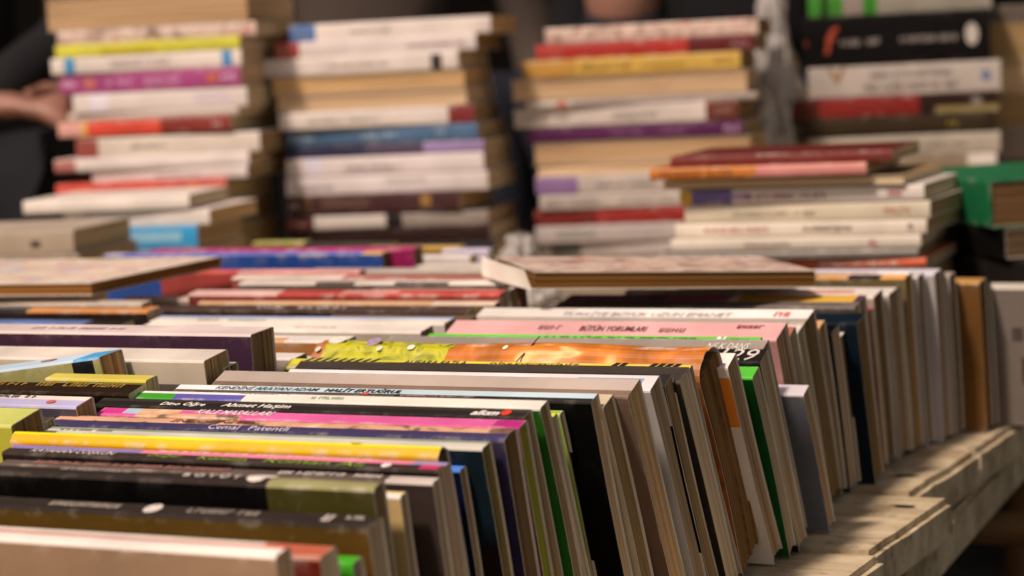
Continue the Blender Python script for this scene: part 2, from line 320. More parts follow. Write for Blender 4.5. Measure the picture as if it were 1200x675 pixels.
# ---- row along the table edge, near to far: right end pixel, thickness, lean, colour, label, the rest
A = [
 (322,653,.021,9,'8d735c','cream fronted paperback with a bright white spine, nearest book at the bottom edge',dict(L=.21,spine=[(0,1,0,.72,'ece2d8'),(0,1,.72,1,'b9614c')],front=[(.05,.28,.55,.8,'5d4338'),(.5,.62,.3,.75,'d8cdc4'),(.66,.86,.2,.72,'4b352a')],text=[('~',.1,.5,.76,.95,'efe2d6')],pages='b8a888')),
 (374,655,.015,9,'6a1f12','rust spined paperback with a dark red cover just behind the cream fronted one',dict(L=.2,spine=[(0,.86,0,1,'e6dcd0'),(.86,1,0,1,'c0654a')])),
 (412,662,.010,9,'3fae1c','short book with a grass green corner beside the rust spined paperback',dict(L=.18,pages='a39a8c')),
 (430,619,.020,9,'5a3e14','brown fronted book with grey black spine and a square white emblem',dict(L=.21,spine=[(0,1,0,1,'332b26')],front=[(0,1,0,.97,'5d4016')],text=[('#',.515,.55,.12,.9,'e2d6cd'),('~',.30,.47,.3,.75,'b3a698'),('~',.61,.76,.3,.75,'a89a8e'),('~',.88,.94,.15,.9,'d9ccc2'),('~',.94,.985,.5,.85,'d9ccc2')],pages='b3a68e')),
 (437,575,.018,9,'060505','thick glossy black book with olive green right end and dotted white lettering',dict(L=.21,spine=[(0,1,0,1,'2f2723'),(.775,1,0,1,'8d8a5c')],front=[(.775,1,0,1,'3d3a14')],text=[('B O Y U T',.585,.71,.32,.66,'e8ddd2',0,.02),('#',.725,.765,.1,.85,'efe4da'),('#',.735,.785,.5,.98,'efe4da'),('~',.3,.46,.4,.75,'b9aea4')],pages='a89b84',bulge=.0008)),
 (468,583,.009,10,'c9ab74','small straw coloured book tucked behind the olive ended black one',dict(L=.17,pages='b0a48e',spine=[(0,1,0,1,'e6cf90'),(.9,1,0,.35,'efe8dc')])),
 (506,567,.010,10,'3a2e2a','grey brown paperback with pink lettering close behind the olive ended book',dict(L=.21,spine=[(0,1,0,1,'5d4f48'),(.9,1,0,1,'cabdb4')],text=[('~',.08,.55,.25,.85,'b07a70'),('~',.66,.88,.2,.85,'e3d8ce')],pages='b3a791')),
 (513,553,.014,10,'1f1716','paperback with pink and lilac upper spine over a black strip of green lettering',dict(L=.215,spine=[(0,1,0,.55,'3b302c'),(0,.32,.55,1,'8f7fc0'),(.32,.93,.55,1,'f08ba6'),(.93,1,.55,1,'a994c8'),(.955,.995,.02,.55,'cf3f66')],text=[('KAYAHAN COŞKUN',.065,.27,.06,.5,'ded3ca',.25,.01),('Değer',.35,.43,.08,.48,'8db53a',.2),('Konum',.47,.58,.08,.45,'8db53a',.2),('Roman Alı',.62,.84,.06,.48,'8db53a',.2),('~',.36,.86,.66,.9,'fbd2da'),('#',.875,.895,.05,.5,'f0e8e0')],pages='b7ab96')),
 (512,536,.017,11,'e08a10','bright yellow paperback with a plain rounded spine',dict(L=.213,spine=[(0,1,0,1,'e2e200'),(0,1,0,.3,'d8ae00')],front=[(0,1,.9,1,'ea9d08')],text=[('~',.17,.33,.5,.8,'c9a21c'),('#',.80,.83,.4,.85,'d8c94a')],pages='7d7468',bulge=.0022)),
 (538,552,.008,11,'0c1030','short navy booklet with bright blue spine between taller books',dict(L=.15,spine=[(0,1,0,1,'4f7fd8')],pages='bfae9c')),
 (564,527,.012,12,'0f1f28','dark teal fronted book with a pale grey green spine',dict(L=.235,spine=[(0,1,0,1,'cfcabd'),(.0,1,.65,1,'8f9a80')],front=[(.4,1,0,.62,'1d1512')],text=[('~',.08,.2,.35,.7,'8a7f78')],pages='8d8052')),
 (590,517,.018,13,'2c2440','worn thick book with torn peach spine over a navy strip',dict(L=.232,spine=[(0,1,0,.34,'3b3358'),(0,1,.34,1,'d9a684','torn'),(0,.3,.4,.8,'dda988')],text=[('İNCOGNİTO',.27,.46,.42,.72,'6b3a2c',.3,.01),('Cemal',.37,.44,.06,.3,'d9cfdc',.2),('Patentli',.46,.55,.06,.3,'d9cfdc',.2)],pages='93826a',bulge=.001,ruffle=.001)),
 (607,503,.012,14,'8a1f5e','magenta paperback with white capitals and a torn left corner on its spine',dict(L=.22,spine=[(0,1,0,1,'d8609c'),(0,.06,.2,1,'d0388a'),(.06,.1,.2,1,'a9c0cf'),(.1,.2,0,1,'c9b08c','torn'),(.2,.36,0,.4,'d3a98c','torn'),(.94,1,0,1,'b02a78')],text=[('KALE MASALLARI',.24,.43,.42,.92,'f3dbe4',.3,.02)],pages='8d9a3a')),
 (612,491,.013,16,'161312','black paperback with italic white author lettering and a red flag emblem',dict(L=.225,spine=[(0,1,0,.62,'2a2522'),(0,1,.62,1,'39332e')],text=[('Dino Öğre',.16,.27,.12,.62,'efe7df',.3,.02),('Ahmet Haşim',.31,.475,.12,.62,'efe7df',.3,.02),('alkım',.885,.945,.12,.62,'f2ebe5',.3,.035),('#',.947,.968,.15,.75,'d8402c')],pages='ab9d84')),
 (632,480,.012,17,'2b6a1a','white spined paperback with green and violet bands at its left end',dict(L=.225,spine=[(0,1,0,1,'e3ded2'),(0,.03,0,.6,'ccd6a8'),(.03,.15,0,.7,'3fa02a'),(.15,.32,0,.7,'5e58a8'),(0,.5,.75,1,'eeeae4')],text=[('~',.48,.56,.35,.7,'a9c29a'),('~',.3,.42,.72,.95,'8d8784')],pages='a89a80')),
 (646,492,.008,18,'d7c52a','slim lemon yellow book showing only at its right end',dict(L=.2,spine=[(0,1,0,1,'e6d93a')],pages='a4977e')),
 (655,487,.006,18,'8fb53c','thin lime edged booklet beside the black fronted tall book',dict(L=.19,pages='b9ad98')),
 (692,472,.010,20,'060606','tall black fronted paperback with pale blue spine and dark capitals',dict(L=.222,spine=[(0,1,.3,1,'b7ccd4'),(0,.55,0,.3,'57483f'),(.55,1,0,.3,'2b2624'),(.0,.2,.3,1,'d3dbdc')],text=[('KENDİNİ ARAYAN ADAM',.1,.36,.42,.85,'4a5a66',.35,.01),('HALİT ERTUĞRUL',.375,.56,.38,.85,'2c3036',.35,.02),('~',.565,.74,.05,.28,'b59a92'),('#',.47,.49,.12,.4,'c9564c')],pages='b09a7a')),
 (706,479,.014,21,'c9b99c','cream page ended book with no cover colour behind the black fronted one',dict(L=.2,pages='b3a082')),
 (735,466,.016,23,'6a5546','plain grey spined book with a brown lower edge, spine unlettered',dict(L=.225,spine=[(0,1,0,.3,'7d6656'),(0,1,.3,1,'b3a498')],pages='ac9c82')),
 (733,489,.006,23,'0d0a09','black booklet with a tomato red spine end under taller neighbours',dict(L=.18,spine=[(0,1,0,1,'d3563c')],pages='9d8c74')),
 (761,459,.012,24,'d8d2cc','white paperback end between the grey spined and the black fronted books',dict(L=.2,pages='a08f76',spine=[(0,1,0,1,'ded9d8'),(.8,.97,.2,.8,'8fa3bd')])),
 (778,454,.010,25,'060607','slim black fronted book just left of the yellow lettered one',dict(L=.2,spine=[(0,1,0,1,'2e2a2b')],pages='b8a78c')),
 (796,449,.012,25,'2c2724','dark spined book with cream pages behind the yellow lettered one',dict(L=.215,spine=[(0,1,0,1,'3d352f')],pages='c0b094')),
 (803,441,.0085,26,'2a2522','yellow spined paperback with slanting black capitals over a dark strip',dict(L=.225,spine=[(0,1,.42,1,'d9c23c'),(0,.5,.42,1,'cfc62e'),(0,.24,0,.42,'b9b060'),(.24,1,0,.36,'3a332f'),(.24,.6,.36,.42,'e3dbc0'),(.6,1,.1,.42,'d9a878')],text=[('/////////',.03,.24,.5,.98,'2b2516',.2,.02),('ALIFARA FAZLA',.30,.46,.56,.88,'3a331c',.35,.0),('DİNLEYECEKSİNİZ',.52,.74,.56,.88,'3a331c',.3,.0),('ll--llll',.81,.98,.48,.96,'1c1a10',.25,.03),('Nedim Gürsel',.25,.37,.06,.36,'e6ddd2',.2)],pages='a8946e')),
 (815,435,.026,24,'8a4c12','thick worn picture book with orange and green painted cover and ragged spine',dict(L=.222,art='orange',spine=[(0,.36,0,1,'8f8c1c','green'),(0,.025,0,1,'b5713a'),(.36,1,0,1,'cc7a26','orange')],front=[(0,.36,0,1,'6f6d14','green'),(.36,1,.5,1,'b8641a','orange'),(.2,.56,.5,.88,'9a8a70'),(.23,.53,.88,.905,'9a8a70'),(.26,.49,.905,.925,'a09078'),(.31,.43,.925,.945,'a09078')],text=[('#',.02,.065,.55,.85,'e3dccb'),('#',.005,.018,.3,.45,'e3dccb'),('#',.13,.165,.5,.8,'a88fa8'),('#',.17,.185,.35,.5,'e9e2c9'),('#',.25,.27,.4,.55,'efe9d0'),('#',.50,.512,.45,.58,'efe9d0'),('/',.555,.57,.1,.95,'2a1408',0,.0)],pages='ab8e68',bulge=.0015,fold=.011,wave=.0007,ruffle=.002,bend=.003)),
 (852,432,.012,26,'e9e0d6','white paperback with an orange block on its cover',dict(L=.2,spine=[(0,1,0,1,'e4dcd2'),(.5,.98,.2,.7,'d9cfc6')],front=[(0,1,.72,.96,'e88a2c')],text=[('~',.86,.96,.3,.7,'a86a58')],pages='a99a80')),
 (881,444,.010,25,'0c4a16','short emerald green book low in the row, page end beside it pale',dict(L=.17,spine=[(0,1,0,1,'58c23c')],pages='b3a58c')),
 (890,426,.010,24,'14110f','black paperback with looped white numerals at its right end',dict(L=.2,spine=[(0,1,0,1,'1d1917')],text=[('129',.88,.985,.12,.9,'d9d0c6',.2,.0)],pages='a3947a')),
 (889,418,.012,24,'231e1b','grey spined paperback with small white capitals at its right end',dict(L=.225,spine=[(0,1,.0,1,'94897f'),(0,1,0,.12,'2b2522')],text=[('NE K DANS',.86,.965,.35,.7,'e3dad0',.2,.01)],pages='a5957b')),
 (886,406,.007,23,'1c4a1a','thin bright green paperback with a white emblem near its right end',dict(L=.2,spine=[(0,1,0,1,'5cc832')],text=[('ALEV ÜÇ FAZ ERENCE',.35,.82,.2,.8,'347a1c',.25,.02),('N',.875,.905,.1,.9,'f3efe6',.2,.06),('~',.92,.98,.3,.7,'2f7a1c')],pages='9a8c6c')),
 (941,464,.008,22,'6a6c74','short slate grey fronted book with a pale top edge low in the row',dict(L=.15,spine=[(0,1,0,1,'cfc8cc')],pages='b09a7c')),
 (909,399,.014,22,'c98f8c','pale pink paperback with maroon lettering on its spine',dict(L=.203,spine=[(0,1,0,1,'dba6a4')],text=[('~',.28,.35,.4,.7,'8f5a58'),('BÜTÜN YORUMLARI',.41,.61,.35,.72,'5a2a2c',0,.015),('~',.65,.74,.3,.6,'8f5a58'),('~',.87,.96,.55,.8,'7a2f30')],pages='a8967c')),
 (916,398,.007,21,'cabfb2','narrow cream ended booklet to the right of the pale pink paperback',dict(L=.18,pages='9c8d76')),
 (925,394,.008,20,'7a2f24','brick red booklet end under the white lettered paperback',dict(L=.18,spine=[(0,1,0,1,'b86a58')],pages='a8987e')),
 (934,391,.008,19,'d3cabd','off white booklet end against the white lettered paperback',dict(L=.18,pages='a6967c')),
 (941,381,.015,18,'a89a8c','white spined paperback with widely spaced grey capitals and a small red mark',dict(L=.213,spine=[(0,1,.0,1,'a89c90'),(0,1,.35,1,'ebe6e0'),(.0,.3,.4,1,'d8d2cb')],text=[('TÜRKİYE BÜYÜK UZUN EMANET',.27,.78,.42,.74,'978a80',.2,.0),('~',.90,.955,.4,.8,'d35a50')],pages='a8997f')),
 (960,384,.008,16,'8a6a48','short tan spined book beyond the white lettered paperback',dict(L=.16,spine=[(0,1,0,1,'c99a6a')],pages='9c8b70')),
 (974,391,.010,15,'0b0908','short black booklet standing between tan and cream ends',dict(L=.16,pages='b09c86')),
 (984,396,.007,14,'c0aa94','pale booklet with white tip low in the row',dict(L=.15,spine=[(0,1,0,1,'e3d8cc')],pages='a58c68')),
 (1004,380,.013,14,'0d1a24','dark navy book leaning beside tan page ends',dict(L=.17,pages='98835e')),
 (1001,361,.008,12,'4d4440','charcoal paperback with pale cut edge below the plum and gold spine',dict(L=.2,spine=[(0,1,0,1,'6f6660'),(.05,.95,.5,.7,'3d3632')],pages='a5967e')),
 (1006,355,.011,11,'4b2a48','plum spined paperback with a gold right half',dict(L=.2,spine=[(0,.35,0,1,'7a4a78'),(.35,.6,0,1,'b86a86'),(.6,.98,0,1,'cfa23c'),(.57,.6,0,1,'efe2d0')],text=[('~',.05,.3,.3,.7,'b58ab0')],pages='a3937a')),
 (1019,365,.006,10,'7a1238','thin maroon fronted booklet against the tall white spine',dict(L=.19,spine=[(0,1,0,1,'a83a5c')],pages='b3a48c')),
 (1023,349,.014,9,'b3a592','tall white spined book with reddish print and broad page end',dict(L=.16,spine=[(0,1,0,1,'ded3c8'),(.5,.9,.5,.9,'c98a78')],text=[('~',.1,.5,.3,.7,'b59a8c')],pages='a08f76')),
 (1041,346,.014,8,'b0a698','plain white topped book right of the tall white spined one',dict(L=.15,spine=[(0,1,0,1,'d8d0c6')],pages='9a8b74')),
 (1052,343,.006,8,'1a1512','thin dark brown book between white topped ones',dict(L=.19,pages='9d8a64')),
 (1060,326,.012,7,'6a5a3a','white and orange spined paperback with black blocks',dict(L=.11,spine=[(0,1,.5,1,'eee6dc'),(0,1,0,.5,'d89a4a'),(.2,.45,0,.5,'2a221e'),(.65,.85,0,.5,'2a221e')],text=[('~',.25,.8,.6,.9,'a86a50')],pages='8a744a')),
 (1075,325,.010,6,'a89f98','grey white paperback with broad pale page end',dict(L=.18,spine=[(0,1,0,1,'cfc6c0')],pages='9c8f7e')),
 (1094,322,.013,6,'b0a8a8','lilac white topped paperback left of the black and orange pair',dict(L=.18,spine=[(0,1,0,1,'cfc9d4')],pages='9a8e80')),
 (1103,322,.006,5,'0c0a09','thin black book left of the orange topped one',dict(L=.18,pages='7d6c50')),
 (1112,324,.010,5,'a5988c','greyish white book end directly before the orange topped one',dict(L=.17,pages='93846e')),
 (1147,332,.013,5,'6a4822','orange topped book with wide brown orange front',dict(L=.19,spine=[(0,1,0,1,'b58644')],front=[(.72,.86,0,.88,'8d7c66')],pages='7d5c34')),
 (1157,334,.007,5,'090807','thin black book right of the orange topped one',dict(L=.19,pages='83735a')),
 (1216,338,.013,5,'6f655c','wide grey fronted book with dark printed blocks at the right edge',dict(L=.19,spine=[(0,1,0,1,'c9beb2')],front=[(.78,.83,.24,.34,'2a2420'),(.93,.98,.3,.5,'4f3834'),(.9,.94,.62,.72,'4a423c')],pages='8d7f6a')),
]
THIN = (.010, .012, .008, .0115, .009, .006, .007, .0105, .0095, .006, .009, .0135, .0095, .0095, .009, .006, .005, .009, .013, .016)
def pack_row(rows, yb, group, gap=.0006):
    for i, (px, py, t, lean, col, label, kw) in enumerate(rows):
        if i > 5 and t < .011: lean += rng.uniform(-1.6, 1.6)
        th = R(lean)
        adv = t * (1.22 if i < 28 else 1.5); t = THIN[i] if i < len(THIN) else t * (1.16 if i < 28 else 1.4)
        upright(px, py, .13, t, lean, col, label, yb=yb, group=group, yaw=rng.uniform(-.5, .5), **kw)
        yb = yb + adv / math.cos(th) + gap
pack_row(A, .660, ROWA)

# ---- inner row, left of the first: right end pixel, width, thickness, lean, colour, label, the rest
B = [
 (12,500,-0.65,.022,12,'b7b83a','yellow green paperback end with tan pages at the left edge, low in the inner row',dict(spine=[(0,1,0,1,'ccd070')],pages='b39a76')),
 (44,500,-0.655,.012,12,'3a302b','dark brown paperback with a faint round emblem left of the worn peach book',dict(spine=[(0,1,0,1,'4d423c')],text=[('#',.86,.92,.2,.8,'a86a58')])),
 (88,478,-0.65,.014,12,'4a4550','lavender spined paperback with a cream upper strip and small red emblem',dict(spine=[(0,1,0,.6,'b3aed2'),(0,1,.6,1,'ddd3c8')],text=[('~',.7,.85,.62,.9,'4a3d40'),('#',.9,.925,.2,.5,'c96a5c')])),
 (150,463,-0.645,.014,12,'17100c','dark brown paperback with a row of gold lettering along its top edge',dict(spine=[(0,1,0,1,'2b1d12')],text=[('~',.1,.95,.5,.95,'a3843f'),('~',.02,.2,.1,.4,'cbbba5')])),
 (215,462,-0.645,.012,14,'141110','plain black book running behind the green banded white spine',dict(spine=[(0,1,0,1,'3c3632')],L=.075)),
 (170,447,-0.65,.010,8,'8f8420','small mustard yellow book in the gap before the big white one',dict(spine=[(0,1,0,1,'c9bb50')],L=.06)),
 (238,424,-0.645,.022,8,'c6b8a2','thick off white book with a plain creased front, beside the striped one',dict(spine=[(0,1,0,1,'ddd2c4')],pages='b8a88c',L=.2,art='plain')),
 (262,432,-0.645,.013,6,'a9c9a4','mint green booklet with a torn corner right of the thick off white book',dict(spine=[(0,1,0,1,'c5d8b4')],pages='b59c76',ruffle=.002,L=.12)),
 (293,393,-0.645,.022,4,'3d2438','tall plum fronted book with blush spine rising over its neighbours',dict(spine=[(0,1,0,1,'dccac6')],front=[(0,1,0,.66,'161022')],pages='a89888',L=.21,text=[('~',.3,.6,.3,.6,'b89a98')])),
 (344,421,-0.645,.013,6,'b5a59a','white booklet with a pink tinted left half behind the grey spined book',dict(spine=[(0,.4,0,1,'dba8c4'),(.4,1,0,1,'e3dad4')],pages='a8967c',L=.1)),
 (372,423,-0.645,.010,6,'b09c8c','blush white booklet end just left of the painted picture book',dict(spine=[(0,1,0,1,'d9ccc4')],pages='8f7d64',L=.07)),
 (402,401,-0.645,.014,6,'a8703a','ochre fronted book with a white spine spotted with orange',dict(spine=[(0,1,0,1,'e9e0d8'),(.2,.4,0,.6,'d9a06a','mottled'),(.6,.8,0,.5,'d9a06a')],L=.19)),
 (492,390,-0.645,.016,8,'b8ab9a','cream paperback with blush lettered spine and bare cream front',dict(spine=[(0,1,0,.5,'e6dcd2'),(0,1,.5,1,'e9dfd4')],text=[('~',.15,.3,.3,.6,'c9a890'),('~',.55,.7,.4,.6,'d0a090')],L=.2,pages='a39079')),
 (520,380,-0.645,.015,8,'cac2b8','cream paperback with a light blue stripe along the top of its spine',dict(spine=[(0,1,0,.6,'e0d8ca'),(0,1,.6,1,'a9b8dc')],text=[('~',.16,.24,.15,.45,'8a7c70'),('~',.27,.4,.15,.45,'8a7c70')],L=.21,pages='958570')),
 (546,377,-0.645,.014,8,'43352c','umber fronted book end right of the cream blue striped paperback',dict(spine=[(0,1,0,1,'6d5a4c')],L=.1,pages='8f7f66')),
 (545,366,-0.655,.013,8,'2e2320','dark brown spined paperback with soft white lettering in two blocks',dict(spine=[(0,1,0,1,'4b3932')],text=[('~',.33,.42,.3,.75,'e6dcd4'),('~',.45,.63,.3,.75,'e6dcd4'),('~',.82,.9,.4,.7,'b5a39a')],L=.23)),
 (579,357,-0.645,.012,8,'7d6038','caramel spined book with frayed end left of the small white corner',dict(spine=[(0,1,0,1,'c9a27a'),(.8,1,0,1,'d8c6ae')],L=.22,pages='8d6f42')),
 (584,346,-0.645,.013,8,'7a2a26','coral red spined paperback with a pale lettered middle',dict(spine=[(0,.3,0,1,'d9b0a8'),(.3,1,0,1,'b84a44'),(.5,.68,.2,.8,'d9958c')],text=[('~',.52,.66,.3,.7,'ecd9d2')],L=.23)),
 (597,341,-0.65,.010,7,'8f8474','grey page ended book with a bright white corner right of the coral spine',dict(spine=[(0,1,0,1,'b3a89c'),(.93,1,0,1,'efe9e2')],L=.1)),
 (590,333,-0.655,.011,7,'5d5048','paperback with pale blocks and dark gaps along its spine under the cream flat book',dict(spine=[(0,1,0,1,'d6cbc0'),(.3,.45,0,.5,'5d524c'),(.6,.8,0,.4,'5a4e4a')],L=.2)),
 (606,326,-0.66,.011,7,'8a4a42','dusty red spined paperback running under the lifted white pages',dict(spine=[(0,.4,0,1,'d9c4b8'),(.4,1,0,1,'a8685e')],L=.22)),
 (574,318,-0.74,.012,6,'8d8078','dove grey spined paperback with mottled print, third before the blue book',dict(spine=[(0,1,0,1,'c0b4a9'),(.2,.6,.3,.8,'a3968c')],L=.15)),
 (420,319,-0.82,.010,6,'a8433f','salmon pink paperback with red left half just before the blue book',dict(spine=[(0,.4,0,1,'cf5a55'),(.4,1,0,1,'e0a09c')],L=.17)),
 (572,312,-0.76,.011,5,'a3968a','pale stone paperback with worn spine right of the blue book',dict(spine=[(0,1,0,1,'cfc4b8')],L=.1)),
 (447,297,-0.84,.013,2,'163f86','royal blue fronted tall book with lavender spine and a small tan end block',dict(spine=[(0,1,0,1,'6672c4'),(.93,1,0,1,'d0a86a'),(0,.07,0,1,'b9b4cf')],L=.25,pages='8a7c66')),
 (484,292,-0.82,.014,3,'8a124e','magenta fronted book rising directly behind the royal blue one',dict(spine=[(0,1,0,1,'a82a66')],L=.235,pages='8f7c70')),
 (550,301,-0.8,.012,3,'d6cdc6','white paperback with a sky blue patch right of the magenta book',dict(spine=[(0,1,0,1,'e3dad4'),(.1,.5,0,.8,'c6d6ea')],L=.13)),
 (538,290,-0.84,.012,3,'8a6a1c','ochre yellow paperback behind the white sky patched one',dict(spine=[(0,1,0,1,'c4a048')],L=.085)),
 (572,293,-0.8,.010,3,'b9b0c0','pale lilac booklet end beside the ochre yellow paperback',dict(spine=[(0,1,0,1,'cac4d6')],L=.04)),
 (458,286,-0.92,.012,3,'1c1a18','black green paperback behind the magenta book in front of the second stack',dict(spine=[(0,1,0,1,'3a3d34')],L=.1)),
 (356,284,-1.0,.012,3,'6d6a2a','olive yellow paperback in front of the gap between the first two stacks',dict(spine=[(0,1,0,1,'a39d58')],L=.05)),
 # far left row
 (141,382,-0.86,.014,6,'2c3f70','blue spined paperback with a black right end behind the plum fronted book',dict(spine=[(0,.85,0,1,'5d7ab5'),(.85,1,0,1,'231d1a')],L=.2)),
 (172,366,-0.86,.016,6,'2a1f1a','paperback with black left part and wide orange right part on its spine',dict(spine=[(0,.52,0,1,'2b2a30'),(.52,1,0,1,'cf8848'),(0,.52,.6,1,'c9bdb4')],L=.2)),
 (165,357,-0.87,.012,6,'8d8272','pale grey paperback shaded by the flat painted book above it',dict(spine=[(0,1,0,1,'b9ad9f')],L=.13)),
 (270,352,-0.87,.012,6,'9a8c7c','cream white paperback with grey speckled spine right of the flat painted book',dict(spine=[(0,1,0,1,'d6cabb','mottled')],L=.09)),
]
for (px, py, xr, t, lean, col, label, kw) in B:
    upright(px, py, .13, t, lean, col, label, xr=xr, group=ROWB, yaw=rng.uniform(-.6, .6), **kw)
# the tilted book with a zigzag stripe
upright(115, 417, .125, .020, 4, '99965a', 'tilted book with olive front, pale blue spine and a blue and black zigzag stripe', xr=-.69, group=ROWB, yaw=1., tilt=-7.,
        spine=[(0, 1, 0, 1, 'b9d2e2'), (.0, .5, .3, 1, 'dfe6ea'), (.92, 1, 0, 1, '4aa3d8')],
        front=[(.915, .98, .0, 1, '14171c'), (.915, .98, .12, .32, '2a8fd0'), (.915, .98, .52, .78, '2a8fd0')],
        text=[('Zaman', .42, .62, .3, .8, '2d4f80', .35, .01), ('#', .78, .83, .4, .7, 'c98a7a')], pages='b79a72', L=.2)

# ------------------------------------------------------------------ stacks of lying books
def lying(corner, yaw, L, w, t, col, label, fore=False, **kw):
    """Book lying flat: spine (or fore edge) towards -y of the turned frame, corner = its front right bottom corner."""
    M = Matrix.Rotation(R(yaw), 3, 'Z')
    if not fore:
        return book(corner + M @ Vector((0, w, 0)), (R(90), 0, R(yaw)), L, w, t, col, label, **kw)
    return book(corner + M @ Vector((-L, 0, t)) , (R(-90), 0, R(yaw)), L, w, t, col, label, **kw) if False else \
           book(corner + M @ Vector((-L, 0, 0)), (R(90), 0, R(yaw + 180)), L, w, t, col, label, **kw)
ORD = ['topmost', 'second', 'third', 'fourth', 'fifth', 'sixth', 'seventh', 'eighth', 'ninth', 'tenth', 'eleventh', 'twelfth', 'thirteenth', 'fourteenth', 'fifteenth',
       'sixteenth', 'seventeenth', 'eighteenth', 'nineteenth', 'twentieth']
lum_ = lambda h: sum(rgb(h)[:3]) / 3
def dim_(h):
    return ''.join('%02x' % int(int(h[i:i + 2], 16) * .78) for i in (0, 2, 4)) if lum_(h) > .25 else h
def stack(dist, yaw, phrase, group, rows, y0=1.0, hidden=(), base=0.):
    """rows: top pixel, bottom pixel, left pixel, right pixel, colour, description, spine bands, text, fore edge out"""
    n = len(rows); z_low = None
    for i, (ya, yb_, xa, xb, col, desc, sp, tx, fore) in enumerate(rows):
        pr = at_d(xb, yb_, dist); pl = at_d(xa, yb_, dist); pt = at_d(xb, ya, dist)
        t = max(.006, pt.z - pr.z)
        # turn about the vertical so that the visible length is kept
        L = (pr - pl).length / math.cos(R(yaw - 26.8))
        yy = yaw + rng.uniform(-2.4, 2.4)
        zc = pr.z
        if lum_(col) > .4: tx = [(q[0], *q[1:5], dim_(q[5]), *q[6:]) if q[0] == '~' else q for q in tx]
        kw = dict(group=group, spine=sp, text=tx, pages=rng.choice(['c4b598', 'bba988', 'ccbfa2', 'b5a384']), bulge=.0006)
        ends = Vector((pr.x, pr.y, zc))
        # keep the front faces on one line through the stack
        lying(ends, yy, L, rng.uniform(.128, .138), t - .0006, col, desc + ', ' + ORD[i] + ' in ' + phrase, fore=fore, **kw)
        z_low = zc; last = (ends, L)
    # the books below, down to the table
    k = 0
    while z_low > TZ + base + .012:
        t = min(.026, z_low - TZ - base)
        if z_low - TZ - base - t < .012: t = z_low - TZ - base
        z_low -= t
        c2 = last[0].copy(); c2.z = z_low + .0003; c2.x += rng.uniform(-.006, .006)
        col = ['6f5d48', '8d8070', '3a2c24', 'a0958a', '54301f', '7a7264', '2c2a30'][(k + n) % 7]
        lying(c2, yaw + rng.uniform(-2, 2), last[1] * rng.uniform(.95, 1.03), .135, t - .0006, col,
              ['brown', 'stone grey', 'dark umber', 'pale grey', 'russet', 'drab', 'slate'][(k + n) % 7] + ' book, ' + ORD[n + k] + ' in ' + phrase, group=group, pages='b09f80', bulge=.0006)
        k += 1
WH = 'd9cec6'
stack(2.28, 14, 'the leftmost tall stack', 'books in the leftmost tall stack', [
 (-16, 24, 40, 290, 'a88a60', 'tan page edged book', [], [], True),
 (24, 41, 56, 300, '9a8a80', 'grey speckled book', [(0, 1, 0, 1, 'a89a90', 'mottled')], [], False),
 (41, 57, 52, 281, 'a9a61c', 'lime yellow book', [(0, 1, 0, 1, 'c6c23c'), (.25, .55, 0, .6, 'b0a41e')], [], False),
 (57, 77, 50, 283, WH, 'white book with two blue bands', [(.07, .125, 0, 1, '3f8fc0'), (.9, .955, 0, 1, '4f86b8')], [('~', .32, .62, .3, .7, 'b5aaa4')], False),
 (77, 101, 57, 282, '8f2f6a', 'purple magenta book with white lettering', [(0, 1, 0, 1, '9a3f78'), (.14, .2, .2, .8, 'b86a5c'), (.82, .88, .2, .8, 'b8604c')], [('~', .02, .1, .3, .7, 'd9b0cc'), ('~', .27, .42, .25, .75, 'cf9ac0'), ('~', .48, .68, .3, .7, 'cf9ac0'), ('~', .9, .98, .3, .7, 'e3c4d8')], False),
 (101, 124, 78, 290, 'd6cbc6', 'clean white book with lilac tint', [(.1, .2, 0, 1, 'd8d0dc'), (.7, .9, .2, .8, 'd2c4cc')], [], False),
 (124, 135, 68, 279, 'b9aea4', 'thin greyish white book', [], [], False),
 (135, 153, 57, 270, 'b83a28', 'red book darkening to maroon at its right end', [(0, .13, 0, 1, 'cf9a90'), (.13, .17, 0, 1, 'd0a45c'), (.17, .6, 0, 1, 'cc4430'), (.6, 1, 0, 1, '7a2620')], [('~', .9, .96, .3, .7, 'c9a09a')], False),
 (153, 177, 82, 305, 'cdc2b6', 'white book with a maroon left end', [(0, .12, 0, 1, '8f463e')], [('~', .3, .5, .35, .65, 'b8aba0')], False),
 (177, 193, 57, 292, 'd9cfca', 'white book with a brick pink left end', [(0, .11, 0, 1, 'a86a64')], [], False),
 (193, 208, 100, 290, 'd3c8c4', 'white book set back from the corner', [], [('~', .4, .7, .3, .6, 'bcaeb0')], False),
 (208, 234, 57, 266, 'b5332a', 'scarlet book with orange printed blocks', [(0, 1, 0, 1, 'c4443a'), (.12, .2, .2, .9, 'd0603c'), (.78, .84, .2, .9, 'cf6e34')], [('~', .02, .09, .3, .7, 'e3b0a8'), ('~', .25, .5, .3, .7, 'd0604c')], False),
])
